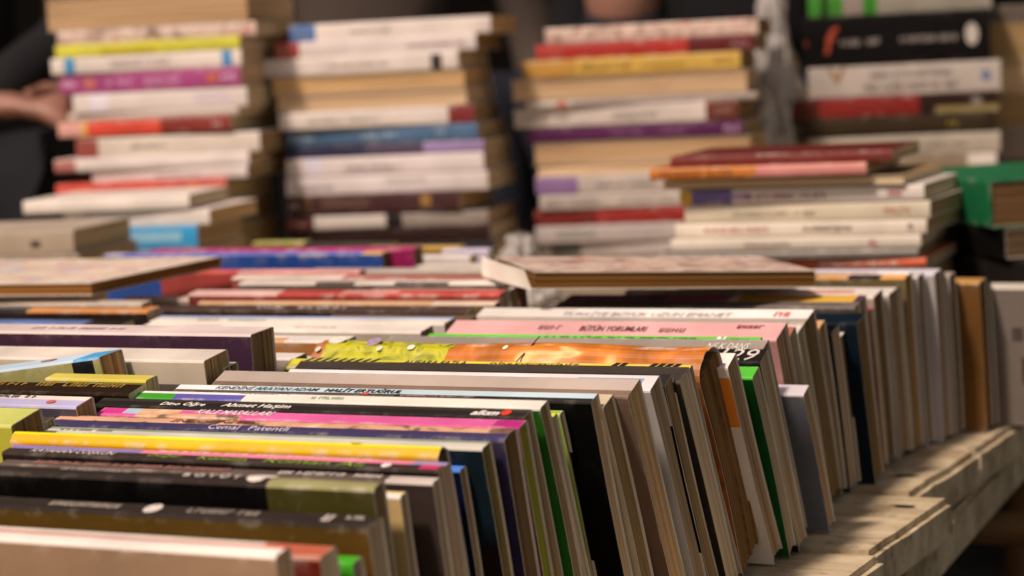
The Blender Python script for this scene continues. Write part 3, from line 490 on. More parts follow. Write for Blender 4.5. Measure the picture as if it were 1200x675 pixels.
stack(2.30, 14, 'the second tall stack', 'books in the second tall stack', [
 (17, 38, 336, 575, WH, 'white book with a blue left end', [(0, .13, 0, 1, '3f68a0')], [('~', .02, .1, .3, .7, 'b8c4dc'), ('~', .3, .5, .3, .6, 'c4b8b8')], False),
 (38, 58, 320, 558, 'd6cbc8', 'white book with a brick red left end', [(0, .12, 0, 1, 'a03c3a')], [('~', .02, .1, .3, .7, 'd8a8a0'), ('~', .65, .95, .3, .6, 'c0a8a8')], False),
 (58, 80, 302, 537, 'd9cec8', 'white book with a black square near its right end', [(.865, .92, 0, .9, '3a302e')], [('~', .35, .65, .3, .6, 'c8b4b0')], False),
 (80, 102, 315, 545, 'cfc4a0', 'pale cream page edged book', [], [], True),
 (102, 122, 320, 547, 'b39a68', 'straw page edged book', [], [], True),
 (122, 143, 325, 556, WH, 'white book with a maroon right end', [(.87, 1, 0, 1, '7a2a2c')], [('~', .15, .5, .3, .6, 'b8aaa0')], False),
 (143, 163, 330, 560, '3a5878', 'steel blue book with pale lettering', [(0, 1, 0, 1, '466688')], [('~', .02, .14, .3, .7, 'a8bccc'), ('~', .4, .6, .25, .75, '9ab0c4'), ('~', .78, .84, .3, .7, '9ab0c4')], False),
 (163, 177, 330, 567, '2c2c48', 'dark navy book fading to lilac on its right', [(.7, 1, 0, 1, '8f7aa8'), (.4, .7, 0, 1, '4a4058')], [], False),
 (177, 199, 332, 567, 'd9cdcc', 'white book with pinkish print', [(.1, .18, .1, 1, 'd6d2e2')], [('~', .3, .6, .2, .5, 'cbb0b4')], False),
 (199, 222, 332, 572, 'd3c8c6', 'white book with grey blocks', [(.5, .7, .4, .9, 'b8aeac')], [('~', .05, .25, .2, .6, 'c4b4b8')], False),
 (222, 246, 332, 538, '43282a', 'dark maroon book with gold marks', [(.08, .14, 0, 1, '6a4a38'), (.2, .48, .3, .8, '5d443a'), (.78, .84, .2, .9, '8f6a38')], [('~', .01, .06, .2, .8, 'c9b4ac')], False),
 (246, 263, 332, 572, '8a8078', 'grey white book with a dark red left end', [(0, .14, 0, 1, '5a2a28'), (.14, .5, .1, 1, 'c4bab2'), (.5, .58, 0, 1, '241c1a')], [('~', .02, .1, .3, .7, 'b8867c')], False),
 (263, 282, 335, 575, '2a1816', 'near black maroon book', [(0, 1, 0, 1, '2c1a18')], [], False),
])
stack(2.32, 14, 'the third tall stack', 'books in the third tall stack', [
 (20, 40, 640, 888, 'b09488', 'pink mottled book', [(0, 1, 0, 1, 'b89a8c', 'mottled')], [], False),
 (40, 59, 630, 884, '8f1f1c', 'red book with a dark right end', [(0, .7, 0, 1, 'a82a24'), (.7, 1, 0, 1, '5a1c20')], [('~', .03, .12, .3, .7, 'c4605a'), ('~', .9, .98, .3, .7, 'a87a78')], False),
 (59, 80, 613, 868, 'b08a3c', 'golden yellow book with dark lettering', [(0, .25, 0, 1, 'b08438'), (.25, 1, 0, 1, 'c4a048')], [('~', .26, .5, .25, .75, '7a5c24'), ('~', .55, .75, .3, .6, 'a8843c'), ('~', .88, .96, .3, .7, '8a6a30')], False),
 (80, 107, 602, 876, 'b89c70', 'wide tan page edged book', [], [], True),
 (107, 116, 620, 886, '9a8e86', 'thin grey book with a red dot', [(0, .2, 0, 1, 'c4b8ae')], [('#', .13, .18, .1, .9, 'c45a48')], False),
 (116, 140, 602, 865, 'c4b8b0', 'greyish white book with a brown right block', [(.86, 1, 0, 1, '5d2c20')], [('~', .03, .25, .3, .6, '8f847e'), ('~', .45, .65, .3, .6, 'a39890'), ('~', .9, .98, .3, .7, 'b89a8c')], False),
 (140, 158, 618, 871, '43183f', 'deep purple book with faint lettering', [(0, 1, 0, 1, '4f1f48')], [('~', .4, .55, .3, .7, '8a5c84'), ('~', .62, .75, .3, .7, '8a5c84'), ('~', .9, .98, .2, .8, 'b896b4')], False),
 (158, 184, 626, 880, 'b3946a', 'broad straw page edged book', [], [], True),
 (184, 198, 628, 870, 'a88c66', 'narrow tan page edged book', [], [], True),
 (198, 220, 630, 868, 'b8aca4', 'white book with a violet left end', [(0, .21, 0, 1, '80648f')], [('~', .3, .6, .3, .6, '948880')], False),
 (220, 238, 635, 870, 'b3a8a0', 'pale book with grey lettering', [], [('~', .03, .3, .25, .75, '7d726c'), ('~', .4, .7, .3, .7, '948880')], False),
 (238, 257, 628, 872, '8a1f18', 'dark red book', [(0, .3, 0, 1, '6a1c18')], [], False),
 (257, 278, 630, 868, 'aaa09c', 'pale grey book', [(.1, .3, .2, .8, '8f8a84')], [], False),
 (278, 296, 634, 870, 'a89e98', 'grey book with a dark green square', [(.05, .2, 0, 1, '5a5c50')], [], False),
])
stack(2.44, 17, 'the fourth tall stack', 'books in the fourth tall stack', [
 (-16, 10, 952, 1162, '8a8478', 'pale book with green bars on its left', [(0, .07, 0, 1, '2f7a1c'), (.07, .11, 0, 1, '1c3010'), (.11, .19, 0, 1, '2f7a1c'), (.19, .3, 0, 1, '8d8078'), (.3, .38, 0, 1, '2f7a1c')], [], False),
 (10, 69, 945, 1161, '060505', 'very thick black book with an orange mark', [(0, 1, 0, 1, '0c0a0a')], [('f', .12, .2, .25, .8, '9a3a20', .3, .03), ('~', .02, .06, .4, .6, '8a2f1c'), ('~', .21, .42, .38, .56, '9a928c'), ('~', .51, .84, .4, .56, '9a928c'), ('#', .87, .94, .3, .75, 'b8b0a8')], False),
 (69, 106, 953, 1173, 'aaa098', 'thick white book with two rows of dark lettering', [], [('~', .33, .74, .55, .8, '4a4444'), ('~', .28, .8, .15, .42, '4a4444'), ('V', .1, .2, .45, .98, '8a6a3c', 0, .04), ('#', .9, .95, .35, .7, '5d6c94')], False),
 (106, 130, 915, 1170, '5a1712', 'dark red book with a black right end', [(.0, .2, 0, 1, '4a1a10'), (.2, .65, 0, 1, '781a16'), (.65, 1, 0, 1, '2a1814'), (.72, 1, 0, .35, '8a7a4c')], [('#', .88, .93, .3, .8, '7a706a')], False),
 (130, 153, 918, 1168, '2a2014', 'dark olive brown book with a gold mark', [(.15, .95, .2, 1, '33281a')], [('~', .78, .83, .3, .7, '8f7a2c'), ('~', .02, .1, .3, .6, '6d6c60')], False),
 (153, 178, 918, 1172, 'a39a8a', 'greenish white book with faint grey lettering', [(0, .14, 0, 1, '3f4426')], [('~', .2, .5, .3, .6, '8a8a74'), ('~', .66, .86, .3, .7, '7d746a')], False),
 (178, 200, 950, 1168, '7d6c58', 'brown grey book', [(.85, 1, 0, 1, 'c4bab0')], [], False),
])
stack(2.5, 17, 'the stack cut by the right edge', 'books in the stack at the right edge', [
 (-6, 14, 1166, 1400, '5a5048', 'grey brown book', [], [], False),
 (14, 60, 1164, 1396, 'b3a88e', 'cream page edged book', [], [], True),
 (60, 100, 1172, 1400, '6a4c24', 'brown page edged book', [], [], True),
 (100, 140, 1176, 1402, '5d4220', 'dark brown page edged book', [], [], True),
 (140, 180, 1174, 1400, '7d7066', 'grey tan book', [], [], False),
 (180, 206, 1170, 1398, '4f120e', 'dark red book', [], [], False),
])

PD = -(cam_rot.transposed() @ (at_y(1085, 311, 1.66) - CAM)).z
stack(PD, 6, 'the low pile', 'books lying in the low pile on the row', [
 (174, 189, 795, 1046, '5d1f1a', 'maroon hardback', [(0, 1, 0, 1, '6a2822')], [('~', .5, .7, .3, .7, '8a4a44')], False),
 (189, 204, 768, 1015, 'b0623a', 'book with orange left and pink right spine', [(0, .5, 0, 1, 'c0742c'), (.5, 1, 0, 1, 'c47f78')], [('~', .05, .4, .2, .8, '8d4a18')], False),
 (204, 215, 780, 1060, 'a3845a', 'tan page edged book', [], [], True),
 (215, 234, 803, 1083, 'd0c6bc', 'white book with yellow and purple left end', [(0, .05, 0, 1, 'd0a830'), (.05, .22, 0, 1, '6a5c94'), (.22, .3, .2, .8, 'a890b4')], [('~', .26, .62, .25, .7, 'b0607c'), ('~', .86, .93, .2, .8, '9a3f4c')], False),
 (234, 256, 808, 1090, 'c9bda6', 'cream book with faint lettering', [], [('~', .2, .55, .3, .6, 'a89a84'), ('~', .82, .92, .3, .7, 'b0705c')], False),
 (256, 274, 797, 1086, 'd3c8b8', 'white book with red and grey lettering', [], [('~', .12, .38, .3, .7, 'b05a58'), ('~', .52, .72, .3, .7, '5a5450'), ('~', .93, .96, .2, .8, '4a4444')], False),
 (274, 290, 797, 1079, 'cfc4b4', 'white book with a pink mark on its right', [], [('~', .8, .84, .2, .8, 'b0506a'), ('~', .3, .5, .3, .7, 'c9a8a4')], False),
 (290, 301, 783, 1076, '6d6660', 'charcoal grey book', [(0, 1, 0, 1, '7d766e')], [], False),
 (301, 313, 790, 1085, 'b84a24', 'orange red book with white lettering', [(0, 1, 0, 1, 'cc5a30')], [('~', .12, .4, .2, .8, 'ecd0c0'), ('~', .6, .9, .2, .8, 'ecd0c0')], False),
])

# ---- loose lying books
def flat(px, py, zb, yaw, L, w, t, col, label, fore=False, **kw):
    p = at(px, py, zb); p.z = TZ + zb
    return lying(p, yaw, L, w, t, col, label, fore=fore, **kw)
flat(107, 346, .130, 5, .2, .175, .008, 'd6c6b0', 'thin flat book with a pale painted cover, lying on the inner row at the left', fore=True, art='painting', pages='8a6432')
fb = flat(957, 337, .119, 38, .178, .122, .0105, 'c9b598', 'worn cream book lying flat across the row, white sheet for its lit left page end', fore=True, art='mottled', pages='7d5c30')
pv = at(957, 337, .119); pv.z = TZ + .119
mw = Matrix.Translation(pv) @ Matrix.Rotation(R(38), 4, 'Z') @ Matrix.Rotation(R(3.6), 4, 'Y') @ Matrix.Rotation(R(-38), 4, 'Z') @ Matrix.Translation(-pv)
bpy.context.view_layer.update()
mw = mw @ fb.matrix_world; fb.location = mw.to_translation(); fb.rotation_euler = mw.to_3x3().to_euler(fb.rotation_mode)
bpy.context.view_layer.update(); iv = fb.matrix_world.inverted()
# near left corner, then a white sheet painting the lit left page end
c0 = fb.matrix_world @ Vector((0, -.0006, 0)); ex = (fb.matrix_world.to_3x3() @ Vector((1, 0, 0))).normalized(); ez = (fb.matrix_world.to_3x3() @ Vector((0, 0, 1))).normalized(); ey = (fb.matrix_world.to_3x3() @ Vector((0, 1, 0))).normalized()
V, F = [], []
for i in range(13):
    u = i / 12
    base_ = c0 + ez * (.1 * u) + ex * (.0015 + .012 * math.sin(u * 1.5))
    for k in range(5):
        v = k / 4
        V.append(tuple(iv @ (base_ + ey * (.0125 * v + .001 * u) + ex * (.005 * v * (1 - u)) )))
F = [(i * 5 + k, i * 5 + 5 + k, i * 5 + 6 + k, i * 5 + 1 + k) for i in range(12) for k in range(4)]
lp_ = obj('lit_page_end', V, F, cover_mat('fff8ea'), fb, None, True)
zg = at_y(1160, 268, 1.74).z - TZ
flat(1160, 268, zg, -51, .21, .14, .037, '17623c', 'thick emerald green hardback lying flat by the low pile', hard=True, spine=[(0, 1, 0, 1, '14603a')], pages='80684e')
cg = at_y(1160, 268, 1.74)
for k, l_ in enumerate(('glossy black book directly under the emerald green hardback', 'second dark book below the emerald green hardback', 'third dark book below the emerald green hardback',
                        'fourth dark book below the emerald green hardback', 'lowest dark book below the emerald green hardback')):
    t5 = zg / 5
    lying(Vector((cg.x + (.012, .03, .02, .01, .015)[k], cg.y - .004 * k, TZ + zg - t5 * (k + 1) + .0005)), -40 + 7 * k, .2, .135, t5 - .001, ['0d0b0a', '1c1816', '120f0e', '2a2420', '171412'][k], l_, pages='6d5c46')
stack(2.08, 16, 'the low heap at the left', 'books in the low heap at the left', [
 (227, 244, 22, 222, 'd6cabf', 'white book', [(0, 1, 0, 1, 'e0d6cc')], [], False),
 (244, 263, 88, 246, 'd9cec4', 'white book over the bright blue one', [(0, 1, 0, 1, 'e0d6ce')], [], False),
 (263, 291, 107, 232, '9ac0d6', 'bright light blue spined book', [(0, 1, 0, 1, '2f9ad0'), (.2, .85, .3, .8, '8fc0dc')], [], False),
])
stack(1.93, 16, 'the pair at the left edge', 'books in the pair at the left edge', [
 (268, 297, -150, 87, 'b0a090', 'thick grey book with a small dark emblem', [(0, 1, 0, 1, 'a39482'), (.78, .83, .25, .6, '4a3f3a')], [], False),
])

# ------------------------------------------------------------------ the table
m, t_, b_ = nt('painted_plank')
co = coords(t_, (3., 26., 14.))
n1 = N(t_, 'ShaderNodeTexNoise', Scale=2.2, Detail=8., Roughness=.62); t_.links.new(co, n1.inputs['Vector'])
co2 = coords(t_, (1, 1, 1)); n2 = N(t_, 'ShaderNodeTexNoise', Scale=14., Detail=6., Roughness=.65); t_.links.new(co2, n2.inputs['Vector'])
c = ramp(t_, n1.outputs['Fac'], [(.28, rgb('9a8566')), (.42, rgb('bda988')), (.6, rgb('d0be9e')), (.75, rgb('dccbae'))])
c = mixc(t_, ramp(t_, n2.outputs['Fac'], [(.44, G(0)), (.66, G(.75))]), c, rgb('75603f'))
n9 = N(t_, 'ShaderNodeTexNoise', Scale=55., Detail=8., Roughness=.7); t_.links.new(co2, n9.inputs['Vector'])
c = mixc(t_, ramp(t_, n9.outputs['Fac'], [(.56, G(0)), (.68, G(.7))]), c, rgb('54432e'))
t_.links.new(c, b_.inputs['Base Color']); b_.inputs['Roughness'].default_value = .75
bu = N(t_, 'ShaderNodeBump', Strength=.45, Distance=.002); t_.links.new(n1.outputs['Fac'], bu.inputs['Height']); t_.links.new(bu.outputs[0], b_.inputs['Normal'])
PLANK = m
NAIL = plain_mat('rusty_nail', '3a2a20', .6, 300)
table = empty('market_table', (-1.1, 1.4, 0))
tag(table, 'long market table of rough whitewashed planks carrying all the books', 'table')
def rough_box(x0, x1, y0, y1, z0, z1, seed, cut=.0035, cham=.004, nx=10):
    """A plank with sawn, chipped ends."""
    r = random.Random(seed); bm = bmesh.new()
    bmesh.ops.create_cube(bm, size=1)
    for v in bm.verts: v.co = (x0 + (x1 - x0) * (v.co.x + .5), y0 + (y1 - y0) * (v.co.y + .5), z0 + (z1 - z0) * (v.co.z + .5))
    bmesh.ops.bevel(bm, geom=list(bm.edges), offset=cham, segments=2, affect='EDGES')
    bmesh.ops.subdivide_edges(bm, edges=[e for e in bm.edges if e.calc_length() > .03], cuts=9, use_grid_fill=True)
    o = Vector((seed * 3.1, 0, 0))
    for v in bm.verts:
        k = max(0, 1 - (x1 - v.co.x) / .05) if x1 - v.co.x < .05 else 0
        d = noise.noise(v.co * 60 + o); d2 = noise.noise(v.co * 18 + o)
        v.co.x -= k * cut * (abs(d) * .7 + max(0, d2) * 1.0)
        v.co.z += .0008 * noise.noise(v.co * 25 + o)
        v.co.y += .0012 * noise.noise(v.co * 20 + o * 2)
    return bm
PW = .154
inv = Matrix.Translation(-table.location)
yk = 1.15 - 6 * PW; k = 0
edge_x = lambda y: -.367 - (y - 1.09) * .084
while yk < 2.6:
    x1 = edge_x(yk + PW / 2) + rng.uniform(-.007, .007)
    bm = rough_box(-1.6, x1, yk + .002, yk + PW - .002, TZ - .027, TZ + rng.uniform(-.0012, 0), k)
    bmesh.ops.transform(bm, matrix=inv, verts=bm.verts)
    pk = bm_obj('plank', bm, PLANK, table)
    for q_ in ([rng.uniform(.2, .4)] if k % 2 else [rng.uniform(.6, .8)]):
        bm = bmesh.new(); bmesh.ops.create_uvsphere(bm, u_segments=12, v_segments=6, radius=.0019)
        for v in bm.verts: v.co = Vector((v.co.x, v.co.y, v.co.z * .25)) + Vector((x1 - rng.uniform(.012, .03), yk + PW * q_, TZ + .0004)) - table.location
        bm_obj('nail', bm, NAIL, pk, True)
    yk += PW; k += 1
y_lo, y_hi = 1.15 - 6 * PW, yk
def beam(pa, pb, wd, ht, seed, name='apron'):
    d = (pb - pa); L = d.length
    bm = rough_box(0, L, -wd / 2, wd / 2, -ht, 0, seed, cut=.002, cham=.003)
    M = inv @ Matrix.Translation(pa) @ Matrix.Rotation(math.atan2(d.y, d.x), 4, 'Z')
    bmesh.ops.transform(bm, matrix=M, verts=bm.verts); bm_obj(name, bm, PLANK, table)
for dx in (-.019, -1.12): beam(Vector((edge_x(y_lo) + dx, y_lo + .01, TZ - .0285)), Vector((edge_x(y_hi) + dx, y_hi - .01, TZ - .0285)), .03, .030, 40 + int(-dx * 10))
OAK = plain_mat('oiled_wood', '5d3f1c', .6, 20, .6, 1.2)
def rod(a, b, r, name, mat, parent, seg=14):
    d = b - a; bm = bmesh.new()
    bmesh.ops.create_cone(bm, cap_ends=True, segments=seg, radius1=r, radius2=r * .97, depth=d.length)
    bmesh.ops.bevel(bm, geom=[e for e in bm.edges if e.calc_length() < r], offset=r * .2, segments=2, affect='EDGES')
    q = d.to_track_quat('Z', 'Y')
    bmesh.ops.transform(bm, matrix=Matrix.Translation((a + b) / 2) @ q.to_matrix().to_4x4(), verts=bm.verts)
    return bm_obj(name, bm, mat, parent, True)
for ys in (.5, 1.56, 2.48):
    tr = empty('trestle', (-1.2, ys, 0)); tag(tr, {.5: 'wooden trestle under the near end of the table', 1.56: 'wooden trestle with a rounded orange brown bar end showing below the table edge', 2.48: 'wooden trestle under the far end of the table'}[ys], 'trestle', 'trestles under the table')
    L_ = lambda x, y, z: Vector((x + 1.2, y, z))
    rod(L_(-1.55, 0, TZ - .075), L_(-.395, 0, TZ - .075), .0125, 'cross_bar', OAK, tr)
    for x in (-1.46, -.62):
        for s in (-1, 1): rod(L_(x, s * .02, TZ - .088), L_(x, s * .2, 0), .016, 'leg', OAK, tr)

# ------------------------------------------------------------------ plastic bags
m, t_, b_ = nt('crumpled_plastic')
b_.inputs['Base Color'].default_value = (.62, .58, .55, 1); b_.inputs['Roughness'].default_value = .14
b_.inputs['Transmission Weight'].default_value = .4; b_.inputs['IOR'].default_value = 1.15
n = N(t_, 'ShaderNodeTexNoise', Scale=40., Detail=5.); co = coords(t_); t_.links.new(co, n.inputs['Vector'])
bu = N(t_, 'ShaderNodeBump', Strength=1., Distance=.008); t_.links.new(n.outputs['Fac'], bu.inputs['Height']); t_.links.new(bu.outputs[0], b_.inputs['Normal'])
PLASTIC = m
def bag(label, cx, cy, z0, z1, rx, ry, seed):
    r_ = random.Random(seed); V, F = [], []; nu, nv = 90, 80
    for j in range(nv + 1):
        v = j / nv
        for i in range(nu):
            a = 2 * math.pi * i / nu
            p = Vector((math.cos(a), math.sin(a), v * 2.2))
            k = .62 + .38 * math.sin(math.pi * min(1, v * 1.15 + .12)) + .30 * noise.noise(p * 1.7 + Vector((seed, 0, 0))) + .42 * abs(noise.noise(p * 3.5 + Vector((0, seed, 0)))) + .2 * abs(noise.noise(p * 9 + Vector((0, seed, 3)))) - .2
            k *= (1 - .55 * v ** 3)
            V.append((rx * k * math.cos(a), ry * k * math.sin(a), (z1 - z0) * (v + .03 * noise.noise(p * 3))))
    for j in range(nv):
        for i in range(nu):
            F.append((j * nu + i, j * nu + (i + 1) % nu, (j + 1) * nu + (i + 1) % nu, (j + 1) * nu + i))
    F.append(tuple(reversed(range(nu))))
    root = obj('plastic_bag', V, F, PLASTIC, None, None, True)
    root.location = (cx, cy, z0); root.rotation_euler.z = R(20)
    return tag(root, label, 'plastic bag')
p = at_d(910, 200, 2.52); bag('tall crumpled clear plastic bag between the third and fourth tall stacks', p.x, p.y, TZ + .001, TZ + .345, .042, .06, 3)
p = at_d(634, 300, 2.12); bag('small crumpled plastic bag at the foot of the third tall stack', p.x - .02, p.y, TZ + .001, TZ + .106, .04, .045, 9)

# bookmark ribbon hanging from the lime edged booklet
for o in [x for x in C.objects if x.get('label', '').startswith('thin lime edged')]:
    bpy.context.view_layer.update()
    iv = o.matrix_world.inverted(); V, F = [], []
    pts = [(612, 555, .0), (617, 572, .002), (624, 590, .004), (632, 610, .005), (637, 628, .005), (639, 645, .004)]
    y_ = o.matrix_world.translation.y
    for i, (px, py, k) in enumerate(pts):
        for s in (-1, 1):
            q = at_y(px + s * (3.2 - .35 * i), py, y_ - .028); V.append(iv @ (q + Vector((.004 + k, 0, 0))))
    F = [(2 * i, 2 * i + 1, 2 * i + 3, 2 * i + 2) for i in range(len(pts) - 1)]
    obj('bookmark_ribbon', [tuple(v) for v in V], F, cover_mat('d3dc3a'), o)

# ------------------------------------------------------------------ people behind the table
SKIN = plain_mat('skin', '93695a', .5, 60, .85, 1.1, .1, .0005, .4)
HAIR = plain_mat('hair', '1c1410', .6, 200, .6, 1.4, .6, .003)
def skin_mesh(name, joints, edges, mat, parent, sub=2, root=0):
    """joints: name -> (point, radius x, radius y)"""
    keys = list(joints); me = bpy.data.meshes.new(name)
    me.from_pydata([tuple(joints[k][0]) for k in keys], [(keys.index(a), keys.index(b)) for a, b in edges], [])
    o = bpy.data.objects.new(name, me); C.objects.link(o); o.parent = parent
    sk = o.modifiers.new('skin', 'SKIN'); sk.use_smooth_shade = True; sk.branch_smoothing = .6
    for i, k in enumerate(keys):
        v = me.skin_vertices[0].data[i]; v.radius = joints[k][1:3]; v.use_root = (i == root)
    o.modifiers.new('sub', 'SUBSURF').levels = sub; o.modifiers['sub'].render_levels = sub
    dg = bpy.context.evaluated_depsgraph_get(); me2 = bpy.data.meshes.new_from_object(o.evaluated_get(dg))
    o.modifiers.clear(); o.data = me2
    me2.materials.clear(); me2.materials.append(mat)
    return o
def head(root, c, s, face, hair):
    bm = bmesh.new(); bmesh.ops.create_uvsphere(bm, u_segments=40, v_segments=28, radius=1)
    for v in bm.verts:                      # x sideways, -y is the face
        x, y, z = v.co
        jaw = max(0, -z)
        x2 = x * (.076 - .022 * jaw ** 1.5); y2 = y * (.092 if y > 0 else .086) * (1 - .1 * jaw)
        z2 = z * (.112 if z > 0 else .118)
        if y < 0:
            f = math.exp(-((x / .16) ** 2)) 
            y2 -= .022 * f * math.exp(-((z + .12) / .17) ** 2)                    # nose
            y2 -= .010 * math.exp(-((x / .3) ** 2) - ((z + .82) / .16) ** 2)       # chin
            y2 -= .006 * math.exp(-((x / .32) ** 2) - ((z + .5) / .07) ** 2)       # lips
            y2 += .011 * math.exp(-(((abs(x) - .36) / .17) ** 2) - ((z - .08) / .12) ** 2)   # eye sockets
            y2 -= .004 * math.exp(-((z - .26) / .1) ** 2)
        v.co = (x2, y2, z2)
    for sx in (-1, 1):
        m_ = bmesh.ops.create_uvsphere(bm, u_segments=12, v_segments=8, radius=1)
        for v in m_['verts']: v.co = Vector((v.co.x * .011 + sx * .077, v.co.y * .018 + .008, v.co.z * .031 - .005))
    h = bm_obj('head', bm, SKIN, root, True); h.location = c; h.scale = (s,) * 3
    eye = plain_mat('eye', 'd8d0c8', .2, 20); dark = plain_mat('iris', '2a1a10', .2, 20)
    for sx in (-1, 1):
        for nm, r_, dy, mm in (('eye', .0098, 0, eye), ('iris', .0058, -.0056, dark)):
            bm = bmesh.new(); bmesh.ops.create_uvsphere(bm, u_segments=14, v_segments=10, radius=r_)
            e = bm_obj(nm, bm, mm, h, True); e.location = (sx * .028, -.0655 + dy, .009)
    bm = bmesh.new(); bmesh.ops.create_uvsphere(bm, u_segments=36, v_segments=24, radius=1)
    for v in list(bm.verts):
        if (v.co.y < -.3 and v.co.z < .55) or v.co.z < -.55: bm.verts.remove(v)
    for v in bm.verts:
        d = 1 + .05 * noise.noise(v.co * 5 + Vector((s * 9, 0, 0)))
        v.co = Vector((v.co.x * .083, v.co.y * .1 + .004, v.co.z * .122 + .004)) * d
    bmesh.ops.solidify(bm, geom=list(bm.faces), thickness=-.006)
    bm_obj('hair', bm, hair, h, True)
def hand(root, wrist, direction, up, s, curl=.5, flip=1):
    """palm with five fingers; direction = where the knuckles point, up = back of the hand"""
    d = direction.normalized(); u = (up - up.dot(d) * d).normalized(); sd = d.cross(u) * flip
    P = lambda a, b_, c_: wrist + (d * a + sd * b_ + u * c_) * s
    J = {'w': (P(0, 0, 0), .022 * s, .017 * s), 'p1': (P(.035, 0, 0), .032 * s, .015 * s), 'p2': (P(.075, 0, .002), .036 * s, .013 * s)}
    E = [('w', 'p1'), ('p1', 'p2')]
    for i, (off, ln) in enumerate(((-.029, .062), (-.010, .076), (.010, .083), (.029, .074))):
        b0 = P(.070, off * .95, 0); a = 0; p_ = P(.092, off, .004); c0 = curl
        J[f'k{i}'] = (p_, .0095 * s, .009 * s); E.append(('p2', f'k{i}'))
        cur = p_; pr = f'k{i}'
        for j, fr in enumerate((.45, .32, .23)):
            a += c0 * (.7 if j == 0 else 1)
            cur = cur + (d * math.cos(a) - u * math.sin(a)) * ln * fr * s
            J[f'f{i}{j}'] = (cur, (.0085 - .001 * j) * s, (.008 - .001 * j) * s); E.append((pr, f'f{i}{j}')); pr = f'f{i}{j}'
    J['t0'] = (P(.04, .042, -.008), .012 * s, .011 * s); J['t1'] = (P(.068, .058, -.016), .010 * s, .010 * s); J['t2'] = (P(.092, .060, -.022), .0085 * s, .008 * s)
    E += [('p1', 't0'), ('t0', 't1'), ('t1', 't2')]
    return skin_mesh('hand', J, E, SKIN, root, 2)
def person(label, loc, face_deg, cloth, trousers, sit, hand_l, hand_r, hair=HAIR, scarf=None):
    """hand_l / hand_r: wrist positions in the person's frame (x to its left hand side of the picture, -y forward)"""
    root = empty('person', loc, (0, 0, R(face_deg))); tag(root, label, 'person')
    hip = .50 if sit else .94
    V_ = Vector
    sh = hip + .50
    J = {'hip': (V_((0, 0, hip)), .15, .11), 'waist': (V_((0, 0, hip + .16)), .135, .10), 'chest': (V_((0, .0, hip + .36)), .165, .115),
         'neckb': (V_((0, .0, hip + .50)), .075, .07), 'neck': (V_((0, -.005, hip + .565)), .058, .056)}
    E = [('hip', 'waist'), ('waist', 'chest'), ('chest', 'neckb'), ('neckb', 'neck')]
    for n_, s, hd in (('l', -1, hand_l), ('r', 1, hand_r)):
        S = V_((s * .185, 0, hip + .445)); W = V_(hd); mid_ = (S + W) / 2; gap = max(.02, .56 ** 2 - (W - S).length ** 2)
        el = mid_ + V_((s * .5, .25, -.8)).normalized() * math.sqrt(gap) / 2
        J['s' + n_] = (S, .068, .066); J['e' + n_] = (el, .050, .048); J['w' + n_] = (W - (W - el).normalized() * .015, .036, .033)
        E += [('chest', 's' + n_), ('s' + n_, 'e' + n_), ('e' + n_, 'w' + n_)]
    skin_mesh('jacket', J, E, cloth, root, 2)
    J = {'hip': (V_((0, 0, hip - .02)), .145, .105)}; E = []
    for n_, s in (('l', -1), ('r', 1)):
        J['t' + n_] = (V_((s * .09, 0, hip - .06)), .085, .085)
        J['k' + n_] = ((V_((s * .11, -.42, hip - .02)) if sit else V_((s * .10, -.02, .50))), .062, .062)
        J['a' + n_] = ((V_((s * .11, -.40, .09)) if sit else V_((s * .11, .02, .09))), .045, .045)
        E += [('hip', 't' + n_), ('t' + n_, 'k' + n_), ('k' + n_, 'a' + n_)]
    skin_mesh('trousers', J, E, trousers, root, 2)
    for s in (-1, 1):
        y_ = -.40 if sit else .02
        J = {'h': (V_((s * .11, y_ + .03, .045)), .042, .042), 'm': (V_((s * .112, y_ - .08, .04)), .045, .036), 't': (V_((s * .115, y_ - .17, .032)), .040, .028)}
        skin_mesh('shoe', J, [('h', 'm'), ('m', 't')], plain_mat('leather', '1a1512', .4), root, 2)
    skin_mesh('neck', {'a': (V_((0, 0, hip + .5)), .055, .055), 'b': (V_((0, -.015, hip + .66)), .052, .055)}, [('a', 'b')], SKIN, root, 2)
    head(root, V_((0, -.025, hip + .735)), 1.0, None, hair)
    return root
BLACKC = plain_mat('black_wool', '121114', .9, 120, .6, 1.3, .4)
NAVY = plain_mat('navy_cloth', '10131f', .85, 120, .6, 1.3, .4)
TAUPE = plain_mat('taupe_cloth', '544841', .9, 120, .7, 1.2, .4)
DENIM = plain_mat('dark_denim', '0d0f15', .85, 200, .6, 1.3, .4)
def towards(p): return math.degrees(math.atan2(p.y, p.x)) - 90     # turns -y of the person towards the camera
def to_local(root_loc, deg, p): return Matrix.Rotation(R(-deg), 3, 'Z') @ (p - Vector(root_loc))
# standing at the left, one hand held out beside the first stack
q = at_d(-105, 100, 2.66); lp = (q.x, q.y, 0); dg_ = towards(q)
wr = to_local(lp, dg_, at_d(-22, 126, 2.44)); wr2 = to_local(lp, dg_, at_d(-190, 160, 2.45))
P1 = person('person in a black coat at the left edge with one hand beside the leftmost stack', lp, dg_, BLACKC, DENIM, False, tuple(wr2), tuple(wr))
hand(P1, wr, to_local(lp, dg_, at_d(95, 131, 2.44)) - wr, Vector((0, -.6, .8)), 1.0, .5, -1)
hand(P1, wr2, Vector((-.1, -1, -.3)), Vector((0, -.3, 1)), 1.0, .5)
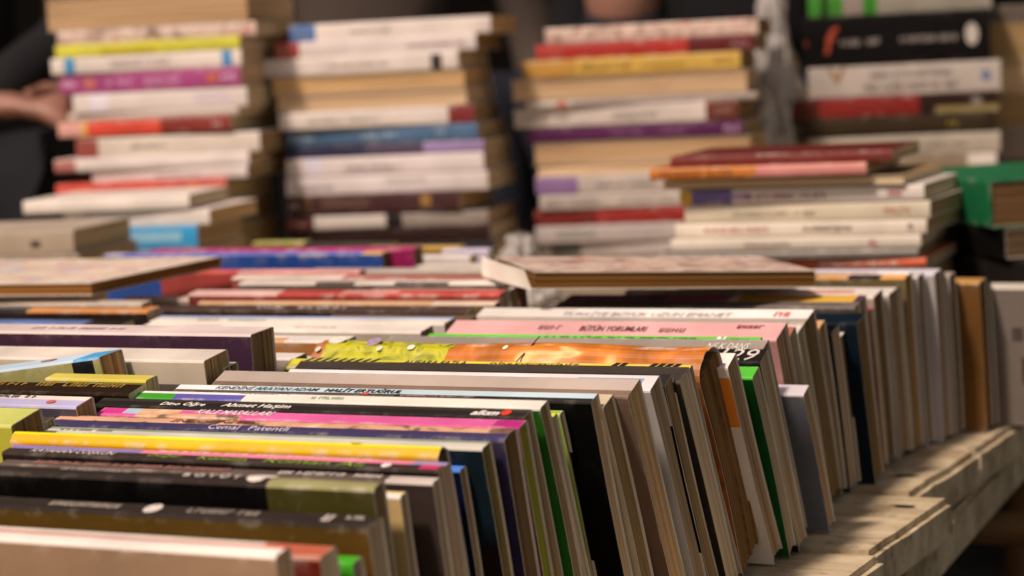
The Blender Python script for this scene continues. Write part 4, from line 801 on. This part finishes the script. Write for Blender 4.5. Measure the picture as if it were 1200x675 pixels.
# seated seller in navy, only the chin in the frame
q = at_d(727, -50, 3.05); lp = (q.x, q.y, 0); dg_ = towards(q)
P2 = person('seated person in dark navy behind the third stack, chin at the top of the picture', lp, dg_, NAVY, DENIM, True, (-.12, -.40, .56), (.12, -.40, .56))
for s in (-1, 1): hand(P2, Vector((s * .12, -.40, .56)), Vector((-s * .3, -1, -.1)), Vector((0, 0, 1)), 1.0, .35, s)
lift = q.z - (.50 + .735 - .118)
P2.location.z = lift
st = empty('stool', (lp[0], lp[1], 0), (0, 0, R(dg_))); tag(st, 'low wooden stool under the seated person in navy', 'stool')
bm = bmesh.new(); bmesh.ops.create_cone(bm, cap_ends=True, segments=32, radius1=.17, radius2=.17, depth=.03); bmesh.ops.translate(bm, verts=bm.verts, vec=(0, 0, max(.2, .37 + lift))); bm_obj('seat', bm, OAK, st)
for a in range(4):
    ca, sa = math.cos(a * math.pi / 2 + .78), math.sin(a * math.pi / 2 + .78)
    rod(Vector((ca * .12, sa * .12, .355 + lift)), Vector((ca * .16, sa * .16, 0)), .014, 'leg', OAK, st)
q = at_d(440, 100, 3.7); lp = (q.x, q.y, 0); dg_ = towards(q)
P3 = person('standing person in a taupe coat behind the second stack', lp, dg_ + 12, TAUPE, DENIM, False, (-.27, -.06, .86), (.27, -.06, .86))
for s in (-1, 1): hand(P3, Vector((s * .27, -.06, .86)), Vector((0, -.2, -1)), Vector((s, 0, 0)), 1.0, .3, s)
q = at_d(880, 100, 3.5); lp = (q.x, q.y, 0); dg_ = towards(q)
P4 = person('standing person in a dark coat behind the gap right of the third stack', lp, dg_ - 10, BLACKC, DENIM, False, (-.27, -.06, .86), (.27, -.06, .86))
for s in (-1, 1): hand(P4, Vector((s * .27, -.06, .86)), Vector((0, -.2, -1)), Vector((s, 0, 0)), 1.0, .3, s)

# ------------------------------------------------------------------ ground, back wall, added shade roof
def struct(o): o['kind'] = 'structure'; return o
GR = plain_mat('dark_paving', '1a1714', .85, 6, .6, 1.3, .4, .004)
bm = bmesh.new(); bmesh.ops.create_grid(bm, x_segments=40, y_segments=40, size=60)
struct(bm_obj('ground', bm, GR))
WALL = plain_mat('dark_plaster', '2a2420', .9, 3, .6, 1.2, .4, .01)
wc = at_d(600, 60, 6.5)
bm = bmesh.new(); bmesh.ops.create_cube(bm, size=1)
for v in bm.verts: v.co = (v.co.x * 26, v.co.y * .3, (v.co.z + .5) * 6)
wl = bm_obj('back_wall', bm, WALL); wl.location = (wc.x, wc.y, 0); wl.rotation_euler.z = R(26.8)
tag(wl, 'dark brown plaster wall behind the sellers', 'wall')
CANVAS = plain_mat('shade_canvas', '2a241f', .9, 8, .8, 1.1, .3, .01)
aw = empty('added_shade_roof', (0, 0, 0)); tag(aw, 'added dark canvas roof out of view, shading the ground and backdrop, on four poles', 'added_shade_roof')  # unseen roof added to keep sun off the ground and background
ax0, ax1, ay0, ay1, az = -5.5, 4.5, 2.3, 6.6, 2.55
V, F = [], []
for i in range(41):
    for j in range(21):
        u, v = i / 40, j / 20
        V.append((ax0 + (ax1 - ax0) * u, ay0 + (ay1 - ay0) * v, az + .5 * v - .05 * math.sin(math.pi * u * 4) ** 2 * math.sin(math.pi * v)))
F = [(i * 21 + j, (i + 1) * 21 + j, (i + 1) * 21 + j + 1, i * 21 + j + 1) for i in range(40) for j in range(20)]
obj('shade_sheet', V, F, CANVAS, aw, None, True)
for x in (ax0 + .05, ax1 - .05):
    for y, h in ((ay0 + .04, az - .02), (ay1 - .04, az + .47)): rod(Vector((x, y, 0)), Vector((x, y, h)), .022, 'pole', OAK, aw)

# ------------------------------------------------------------------ light
SUN_EL, SUN_AZ = 52., 256.                  # azimuth of the sun measured from +X, counter-clockwise
d = Vector((math.cos(R(SUN_AZ)) * math.cos(R(SUN_EL)), math.sin(R(SUN_AZ)) * math.cos(R(SUN_EL)), math.sin(R(SUN_EL))))
ld = bpy.data.lights.new('sun', 'SUN'); ld.energy = 4.05; ld.angle = R(6); ld.color = (1, .84, .73)
sun = bpy.data.objects.new('sun', ld); C.objects.link(sun); sun.rotation_euler = d.to_track_quat('Z', 'Y').to_euler()
w = bpy.data.worlds.new('World'); scene.world = w; w.use_nodes = True
t_ = w.node_tree; bg = t_.nodes['Background']
sky = t_.nodes.new('ShaderNodeTexSky'); sky.sky_type = 'NISHITA'; sky.sun_disc = False
sky.sun_elevation = R(SUN_EL); sky.sun_rotation = R(90 - SUN_AZ)
t_.links.new(mixc(t_, 1., sky.outputs[0], (1., .70, .48, 1), 'MULTIPLY'), bg.inputs['Color']); bg.inputs['Strength'].default_value = .15
scene.view_settings.view_transform = 'Standard'; scene.view_settings.look = 'None'; scene.view_settings.exposure = 0
scene.render.engine = 'CYCLES'
scene.cycles.max_bounces = 8
